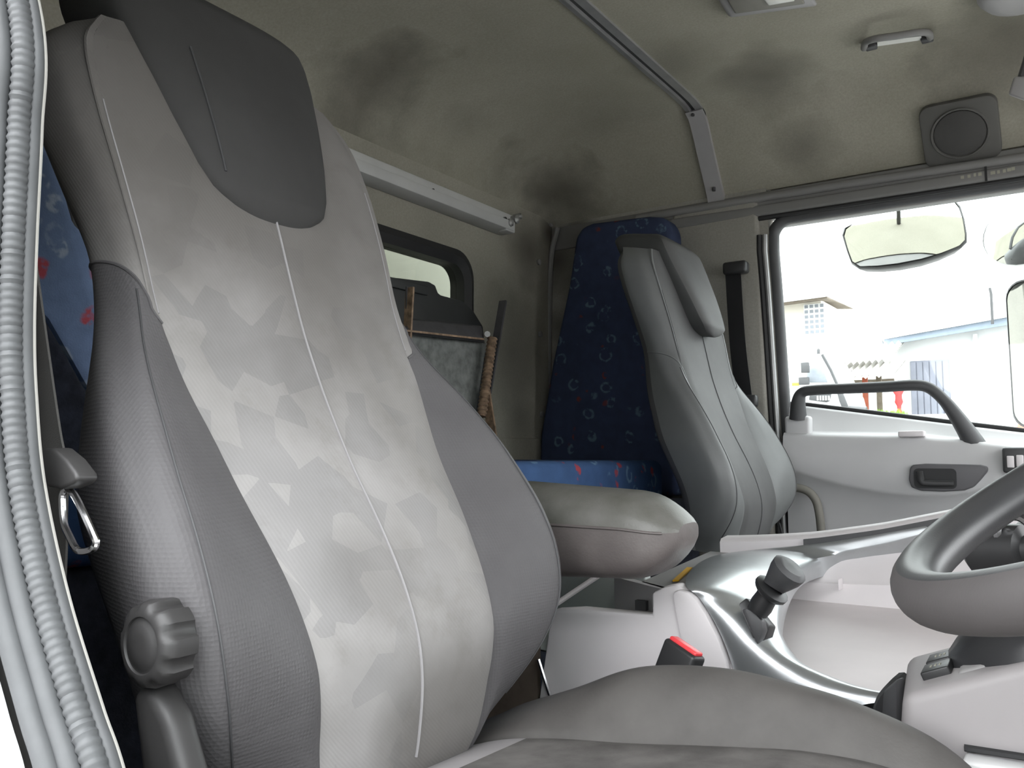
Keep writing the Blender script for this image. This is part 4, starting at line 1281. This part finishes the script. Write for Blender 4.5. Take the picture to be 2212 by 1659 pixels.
boot = thing('shift_boot', 'crumpled black leather shift boot behind the steering wheel rim', 'shift boot', (0.0, 0.92, 0.50))
rings = []
top_ax = (tn + ea * 0.55).normalized()
for k in range(12):
    t = k / 11
    r_ = 0.054 * (1 - t) ** 0.8 + 0.018 + 0.004 * math.sin(t * 16)
    c_ = bt_c + top_ax * (0.115 * t)
    rings.append([c_ + ea * (r_ * math.cos(a) * (1 + 0.06 * math.sin(4 * a + k))) + eb * (r_ * math.sin(a) * (1 + 0.06 * math.sin(3 * a - k))) for a in [2 * PI * j / 24 for j in range(24)]])
loft('boot_gaiter', rings, 'wheel_leather', boot, True, True, 60)
tube('lever_rod', [bt_c + top_ax * 0.10, bt_c + top_ax * 0.20 + ea * 0.02], 0.009, 'black_plastic', boot, 10)
tube('lever_knob', [bt_c + top_ax * 0.19 + ea * 0.02, bt_c + top_ax * 0.21 + ea * 0.025, bt_c + top_ax * 0.235 + ea * 0.03, bt_c + top_ax * 0.245 + ea * 0.03], [0.012, 0.024, 0.024, 0.012], 'black_plastic', boot, 14)

# ------------------------------------------------------------------ steering wheel
sw = thing('steering_wheel', 'dark leather steering wheel cut off by the right edge', 'steering wheel', (0.10, 0.562, 0.60))
tl, ro, R_ = 0.499, 0.124, 0.224
def wpt(a, rad, h):
    x, y = rad * math.cos(a), rad * math.sin(a)
    y2, z2 = y * math.cos(ro) - h * math.sin(ro), y * math.sin(ro) + h * math.cos(ro)
    return Vector((0.101 + x * math.cos(tl) - z2 * math.sin(tl), 0.562 + y2, 0.749 + x * math.sin(tl) + z2 * math.cos(tl)))
NA, NB_ = 120, 20
V = []
for i in range(NA):
    a = 2 * PI * i / NA
    for j in range(NB_):
        b_ = 2 * PI * j / NB_
        V.append(wpt(a, R_ + 0.0135 * math.cos(b_), -0.0145 + 0.0145 * math.sin(b_)))
fu, fl = [], []
for i in range(NA):
    for j in range(NB_):
        q = (i * NB_ + j, i * NB_ + (j + 1) % NB_, ((i + 1) % NA) * NB_ + (j + 1) % NB_, ((i + 1) % NA) * NB_ + j)
        # outer-lower half of the rim is the grey plastic side
        (fl if (j < 4 or j >= 15) else fu).append(q)
a_, f_ = submesh(V, fu)
rimo = mesh('rim', a_, f_, 'wheel_leather', sw)
a_, f_ = submesh(V, fl)
mesh('rim_outer_side', a_, f_, 'wheel_underside', rimo)
for a in (PI / 2, -PI / 2, 0.0):
    pth = [wpt(a, R_ - 0.006, -0.0145), wpt(a, R_ * 0.7, -0.035), wpt(a, R_ * 0.4, -0.05), wpt(a, 0.03, -0.055)]
    tube('spoke', pth, [0.012, 0.013, 0.017, 0.02], 'wheel_leather', sw, 10, 1.4)
loft('hub', [[wpt(2 * PI * k / 28, r_, h) for k in range(28)] for (r_, h) in ((0.07, -0.08), (0.085, -0.06), (0.085, -0.04), (0.07, -0.028), (0.03, -0.024))], 'charcoal_plastic', sw)
col_ = thing('steering_column', 'black steering column shroud with chrome ringed stalk behind the wheel', 'steering column', (0.1, 0.56, 0.3))
rings = []
for (h, r_) in ((-0.075, 0.055), (-0.12, 0.062), (-0.25, 0.06), (-0.40, 0.05)):
    rings.append([wpt(2 * PI * k / 24, r_, h) for k in range(24)])
loft('shroud', rings, 'black_plastic', col_)
sp0, sp1 = Vector((-0.023, 0.77, 0.629)), Vector((-0.083, 0.8, 0.624))
dd = (sp1 - sp0).normalized()
loft('stalk_grip', tube_rings([sp0, sp0.lerp(sp1, 0.35), sp0.lerp(sp1, 0.38), sp1 - dd * 0.004, sp1], [0.010, 0.012, 0.020, 0.021, 0.017], 18), 'black_plastic', col_)
rg = Vector((-0.052, 0.775, 0.64))
pth = [rg + Vector((0.012 * math.cos(a), 0.0, 0.014 * math.sin(a))) for a in [2 * PI * k / 20 * 0.8 - 0.6 for k in range(21)]]
tube('stalk_ring', pth, 0.004, 'chrome', col_, 8)

# pale tube beside the passenger seat
gt = thing('grab_tube', 'bent pale tube between the passenger seat and the far door', 'grab tube', (-0.62, 2.1, 0.35))
tube('tube_bend', crom([(-0.682, 2.19, 0.628), (-0.641, 2.19, 0.624), (-0.597, 2.19, 0.616), (-0.575, 2.19, 0.598), (-0.565, 2.19, 0.569), (-0.56, 2.19, 0.513), (-0.561, 2.19, 0.423), (-0.56, 2.18, 0.0)], 5), 0.0105, 'lamp_housing', gt, 10)
tube('cable', crom([(-0.642, 2.12, 0.536), (-0.632, 2.12, 0.503), (-0.618, 2.12, 0.487), (-0.591, 2.12, 0.478)], 4), 0.003, 'rubber', gt, 6)
tag(gt.children[-1], 'thin black cable')


# ------------------------------------------------------------------ mirrors outside the passenger window
def mirror(name, label, c, e_u, e_v, outline, bulge, arm, housing):
    """outline in (u, v) metres; convex glass; housing behind it"""
    root = thing(name, label, 'mirror', c, 'outside mirrors')
    c = Vector(c)
    U = Vector(e_u).normalized()
    Vv = Vector(e_v); Vv = (Vv - U * Vv.dot(U)).normalized()
    N = U.cross(Vv)
    if N.dot(Vector((0, 0, 0.7)) - c) < 0:
        N = -N
    rmax = max(math.hypot(*p) for p in outline)
    n = len(outline)
    V, F = [], []
    rings = [1.0, 0.85, 0.65, 0.45, 0.25, 0.1]
    for s in rings:
        for (u_, v_) in outline:
            r2 = (u_ * u_ + v_ * v_) * s * s / (rmax * rmax)
            V.append(c + U * (u_ * s) + Vv * (v_ * s) + N * (bulge * (1 - r2)))
    F = grid_faces(len(rings), n, True)
    V.append(c + N * bulge)
    k = len(V) - 1
    F += [((len(rings) - 1) * n + i, (len(rings) - 1) * n + (i + 1) % n, k) for i in range(n)]
    mesh('mirror_glass', V, F, 'mirror_glass', root, True, 80)
    rr = []
    for (s, h) in ((1.0, 0.004), (1.025, 0.002), (1.025, -0.012), (0.9, -0.05), (0.55, -0.075), (0.2, -0.082)):
        rr.append([c + U * (u_ * s) + Vv * (v_ * s) + N * h for (u_, v_) in outline])
    rr.append([c + N * -0.083 + U * (u_ * 0.02) + Vv * (v_ * 0.02) for (u_, v_) in outline])
    loft('mirror_shell', rr, housing, root, True, False, 60)
    for a in arm:
        tube('mirror_arm', a, 0.011, 'black_plastic', root, 8)
    return root


ctr = Vector((-0.41, 2.58, 1.319))
def loc2(px):
    return None
ol = [(u_, v_) for (u_, v_) in [(-0.152, 0.052), (-0.158, 0.030), (-0.148, -0.020), (-0.138, -0.060), (-0.118, -0.080), (-0.07, -0.089), (-0.02, -0.092), (0.04, -0.088), (0.09, -0.077), (0.135, -0.060),
      (0.150, -0.045), (0.152, -0.025), (0.150, 0.02), (0.144, 0.06), (0.132, 0.086), (0.11, 0.096), (0.05, 0.090), (-0.02, 0.080), (-0.08, 0.070), (-0.13, 0.062)]]
mirror('under_mirror', 'wide convex mirror hanging just outside the far window below its top edge', ctr, (1, 0.10, 0.05), (0.0, 0.30, 1), ol, 0.018,
       [[ctr + Vector((-0.03, 0.07, 0.05)), ctr + Vector((-0.03, 0.06, 0.13)), ctr + Vector((-0.03, 0.02, 0.22)), ctr + Vector((-0.03, -0.10, 0.34)), ctr + Vector((-0.03, -0.26, 0.36))]], 'black_plastic')
c2 = Vector((-0.129, 2.85, 1.348))
ol2 = [(0.125 * math.cos(2 * PI * k / 28) * (1 if math.cos(2 * PI * k / 28) > 0 else 0.95), 0.098 * math.sin(2 * PI * k / 28)) for k in range(28)]
mirror('side_mirror', 'pale round convex mirror outside the far window at the right edge', c2, (0.92, -0.35, 0.05), (0.0, 0.1, 1), ol2, 0.016,
       [[c2 + Vector((0.09, 0.07, 0.03)), c2 + Vector((0.16, 0.05, 0.2)), c2 + Vector((0.35, -0.45, 0.22))]], 'body_paint')
c3 = Vector((-0.086, 2.7, 0.979))
ol3 = rrect(0, 0, 0.098, 0.20, 0.045, 5)
mirror('main_mirror', 'tall dark rimmed main mirror cut off by the right edge outside the far window', c3, (0.90, -0.42, 0.0), (-0.05, 0.0, 1), ol3, 0.006,
       [[c3 + Vector((0.05, 0.05, 0.19)), c3 + Vector((0.12, -0.05, 0.30)), c3 + Vector((0.30, -0.38, 0.30))]], 'black_plastic')

# ------------------------------------------------------------------ yard behind the far window
YB = 24.0
b1 = thing('tall_building', 'pale two storey building with eave and small paned window at left of the window view', 'building', (-8.5, 24, 1.5))
x0, x1 = (-8.224, 24, 4.494)[0], (-5.96, 24, 4.298)[0]
box('wall', (x0, 24, 1.4), (x1, 30, (-6.376, 24, 4.981)[2]), 'cream_wall', b1, 0.02)
hexa('eave', [(-7.939, 23.2, 4.824), (-5.586, 23.2, 4.904), (-6.309, 30, 5.6), (-10.267, 30, 5.982), (-7.936, 23.2, 4.954), (-5.607, 23.2, 4.993), (-6.275, 30, 5.722), (-10.262, 30, 6.201)], 'white_wall', b1, 0.0)
hexa('soffit', [(-7.974, 23.3, 4.802), (-5.635, 23.3, 4.875), (-6.346, 29.9, 5.589), (-10.233, 29.9, 5.964), (-7.974, 23.3, 4.828), (-5.634, 23.3, 4.912), (-6.345, 29.9, 5.636), (-10.232, 29.9, 5.998)], 'soffit_board', b1, 0.0)
wl, wh = (-6.417, 23.96, 4.023), (-5.859, 23.96, 4.872)
wf = box('window', (wl[0], 23.95, wl[2]), (wh[0], 24.05, wh[2]), 'white_wall', b1)
cw, rh = (wh[0] - wl[0]) / 4, (wh[2] - wl[2]) / 6
for i in range(4):
    for j in range(6):
        box('pane', (wl[0] + cw * (i + 0.18), 23.93, wl[2] + rh * (j + 0.2)), (wl[0] + cw * (i + 0.82), 23.97, wl[2] + rh * (j + 0.8)), 'window_dark', wf)
b2 = thing('low_building', 'white low building with blue grey fascia and grey door across the yard', 'building', (-2, 22, 1.5))
x0, x1 = (-3.753, 22, 2.735)[0], 4.0
box('wall', (x0, 22, 1.2), (x1, 27, 4.2), 'white_wall', b2, 0.02)
hexa('fascia', [(-3.95, 21.5, 3.285), (0.476, 21.5, 3.758), (0.487, 22, 3.83), (-4.042, 22, 3.345), (-3.924, 21.5, 3.437), (0.485, 21.5, 3.952), (0.496, 22, 4.027), (-4.016, 22, 3.501)], 'blue_fascia', b2, 0.01)
hexa('roof', [(-3.926, 21.4, 3.426), (0.483, 21.4, 3.937), (0.636, 27, 5.331), (-5.596, 27, 4.371), (-3.925, 21.4, 3.459), (0.484, 21.4, 3.966), (0.637, 27, 5.367), (-5.594, 27, 4.413)], 'roof_sheet', b2, 0.0)
d0, d1 = (-3.456, 21.95, 1.186), (-2.628, 21.95, 2.926)
dr = box('door', (d0[0], 21.93, 1.3), (d1[0], 22.02, d1[2]), 'grey_door_paint', b2, 0.01)
nb_ = 6
for k in range(nb_):
    wd = (d1[0] - d0[0]) / nb_
    box('door_plank', (d0[0] + wd * k + 0.012, 21.90, 1.32), (d0[0] + wd * (k + 1) - 0.012, 21.94, d1[2] - 0.03), 'grey_door_paint', dr)
tube('downpipe', [(-2.172, 21.9, 0.959), (-2.072, 21.9, 3.458)], 0.05, 'white_wall', b2, 8)
box('vent_hood', (-1.539, 21.9, 2.623), (-1.116, 21.6, 2.959), 'cream_wall', b2, 0.02)
tube('wall_conduit', [(-1.666, 21.3, 3.579), (-1.666, 21.3, 4.247), (-1.687, 21.3, 4.383)], 0.03, 'charcoal_plastic', b2, 6)
b3 = thing('far_roof', 'long pale sheet roof rising behind the low building', 'roof', (-3, 34, 1.5))
hexa('roof_slab', [(-7.787, 33, 5.263), (0.713, 33, 5.024), (0.907, 40, 6.84), (-8.219, 40, 7.131), (-7.785, 33, 5.332), (0.717, 33, 5.113), (0.912, 40, 6.948), (-8.216, 40, 7.214)], 'roof_sheet', b3, 0.0)
box('gable_wall', ((-8.066, 34, 3.971)[0], 34, 1.5), (6, 39, (-8.024, 34, 5.365)[2]), 'white_wall', b3)
aw = thing('awning', 'white corrugated awning sheet left of the low building', 'awning', (-5, 22.5, 1.6))
def corr(name, a, c, Y0, drop, rise, parent):
    a, c = Vector(a), Vector(c)
    n_ = 64
    V = []
    for i in range(n_ + 1):
        t = i / n_
        p = a.lerp(c, t)
        w = 0.045 * math.sin(t * 2 * PI * 11)
        V += [p + Vector((0, 0, w)), p + Vector((0, 1.5, rise + w)), p + Vector((0, 1.5, rise + w + 0.03)), p + Vector((0, 0, w + 0.03))]
    F = []
    for i in range(n_):
        for k in range(4):
            F.append((i * 4 + k, i * 4 + (k + 1) % 4, (i + 1) * 4 + (k + 1) % 4, (i + 1) * 4 + k))
    return mesh(name, V, F, 'roof_sheet', parent, True, 60)
corr('awning_sheet', (-5.068, 20.3, 2.839), (-3.508, 20.3, 2.919), 21, 0, 0.5, aw)
corr('awning_sheet', (-4.929, 19.7, 2.381), (-3.419, 19.7, 2.436), 20, 0, 0.45, aw)
box('beam', (-5.246, 21.6, 2.354), (-3.769, 21.7, 2.514), 'soffit_board', aw)
for (px, mt, nm, lb) in ((((-4.232, 20.5, 1.533), (-4.103, 20.5, 2.472)), 'post_red', 'yard_post', 'orange red post under the awning, the left one'),
                         (((-3.938, 20.5, 1.526), (-3.809, 20.5, 2.488)), 'soffit_board', 'yard_post', 'dark brown post under the awning, the right one')):
    o = thing(nm, lb, 'post', ((px[0][0] + px[1][0]) / 2, 20.5, 1.4), 'awning posts')
    box('shaft', (px[0][0], 20.45, 1.4), (px[1][0] - 0.02, 20.55, px[1][2]), mt, o, 0.005)
    box('foot_plate', (px[0][0] - 0.06, 20.4, 1.40), (px[1][0] + 0.05, 20.6, 1.44), mt, o)
o = thing('red_cloth', 'red cloth hanging right of the posts beside the low building', 'cloth', (-3.442, 20, 1.696))
rings = []
for k in range(8):
    t = k / 7
    p = Vector((-3.407, 20, 2.167)).lerp(Vector((-3.398, 20, 1.625)), t)
    w = 0.10 * (1 - 0.6 * t) + 0.02 * math.sin(k * 2)
    rings.append([p + Vector((w * math.cos(a), 0.05 * math.sin(a), 0)) for a in [2 * PI * j / 10 for j in range(10)]])
loft('cloth_fold', rings, 'cloth_red', o)
o = thing('blue_tarp', 'small blue tarp hanging under the awning by the white truck', 'tarp', (-4.367, 20, 1.982))
rings = []
for k in range(6):
    t = k / 5
    p = Vector((-4.362, 20, 2.147)).lerp(Vector((-4.347, 20, 2.002)), t)
    w = 0.11 * (1 - 0.55 * t) + 0.015 * math.sin(k * 2)
    rings.append([p + Vector((w * math.cos(a), 0.05 * math.sin(a), 0)) for a in [2 * PI * j / 10 for j in range(10)]])
loft('tarp_fold', rings, 'cloth_blue', o)
tube('hanging_cord', [(-4.362, 20, 2.137), (-4.357, 20, 2.603)], 0.008, 'charcoal_plastic', o, 6)
# grass strip: blades nobody could count
V, F = [], []
g0, g1 = (-4.089, 20, 1.563)[0], (-3.29, 20, 1.542)[0]
for k in range(900):
    x = g0 + (g1 - g0) * rnd.random()
    y = 19.2 + 1.4 * rnd.random()
    h = 0.12 + 0.16 * rnd.random()
    a = rnd.random() * PI
    dx, dy = 0.02 * math.cos(a), 0.02 * math.sin(a)
    b0 = len(V)
    V += [(x - dx, y - dy, 1.44), (x + dx, y + dy, 1.44), (x + 0.04 * (rnd.random() - .5), y, 1.44 + h)]
    F.append((b0, b0 + 1, b0 + 2))
o = mesh('grass', V, F, 'grass_green', None, False)
tag(o, 'strip of green grass in front of the low building', 'grass', None, 'stuff')

# white truck parked across the yard
tr = thing('white_truck', 'white truck parked under the awning with dark lettered panel, seen over the door handle', 'truck', (-5.4, 18, 1.4))
YT = 18.0
def tp(*pts):
    return [p for p in pts]
ol = [(-5.325, 1.47), (-5.298, 2.489), (-4.861, 2.774), (-4.515, 2.789), (-4.425, 2.726), (-4.222, 2.222), (-4.087, 1.953), (-4.009, 1.596), (-4.001, 1.299)]
prism('cab_body', ol, 'Y', 18.0, 19.9, 'body_paint', tr, 0.03, 2)
prism('side_window', [(-4.792, 2.212), (-4.783, 2.538), (-4.521, 2.598), (-4.386, 2.192)], 'Y', 17.97, 18.02, 'window_dark', tr, 0.01)
tube('pillar', [(-4.474, 17.98, 2.765), (-4.311, 17.98, 2.433), (-4.185, 17.98, 2.106)], 0.03, 'charcoal_plastic', tr, 6)
panel = prism('lettered_panel', [(-4.76, 1.846), (-4.737, 1.997), (-4.369, 2.001), (-4.325, 1.943), (-4.356, 1.812), (-4.421, 1.786)], 'Y', 17.95, 18.01, 'charcoal_plastic', tr, 0.01)
for k in range(5):
    p = Vector((-4.582, 17.94, 1.875)).lerp(Vector((-4.363, 17.94, 1.867)), k / 4)
    box('letter_mark', (p[0] - 0.012, 17.93, p[2] - 0.045), (p[0] + 0.018, 17.955, p[2] + 0.045), 'white_wall', panel)
prism('wheel_arch', [(-4.206, 1.994), (-4.099, 1.99), (-4.001, 1.707), (-3.997, 1.558), (-4.077, 1.56), (-4.159, 1.786)], 'Y', 17.95, 18.01, 'charcoal_plastic', tr, 0.01)
box('truck_mirror', (-4.808, 17.7, 2.38), (-4.656, 17.6, 2.589), 'charcoal_plastic', tr, 0.01)
box('battery_box', (-4.889, 17.8, 2.145), (-4.691, 17.7, 2.299), 'charcoal_plastic', tr, 0.01)
box('amber_lamp', (-5.067, 17.9, 2.141), (-4.92, 17.85, 2.207), 'amber_lamp', tr, 0.005)
tube('roof_beacon', [(-4.629, 18.3, 2.807), (-4.626, 18.3, 2.904), (-4.625, 18.3, 2.933)], [0.03, 0.035, 0.015], 'charcoal_plastic', tr, 8)
tube('chassis_tube', [(-4.053, 18.2, 1.634), (-3.7, 18.2, 1.596)], 0.09, 'charcoal_plastic', tr, 10)
o = thing('traffic_cone', 'orange red marker on the wall ledge at the right of the window view', 'marker', (-0.696, 12, 0.972))
rings = [[Vector((-0.697, 12, 0.961)) + Vector((r_ * math.cos(a), r_ * math.sin(a), h)) for a in [2 * PI * j / 14 for j in range(14)]] for (r_, h) in ((0.10, 0), (0.10, 0.02), (0.06, 0.025), (0.045, 0.07), (0.02, 0.13), (0.015, 0.14))]
loft('cone_body', rings, 'orange_cone', o)
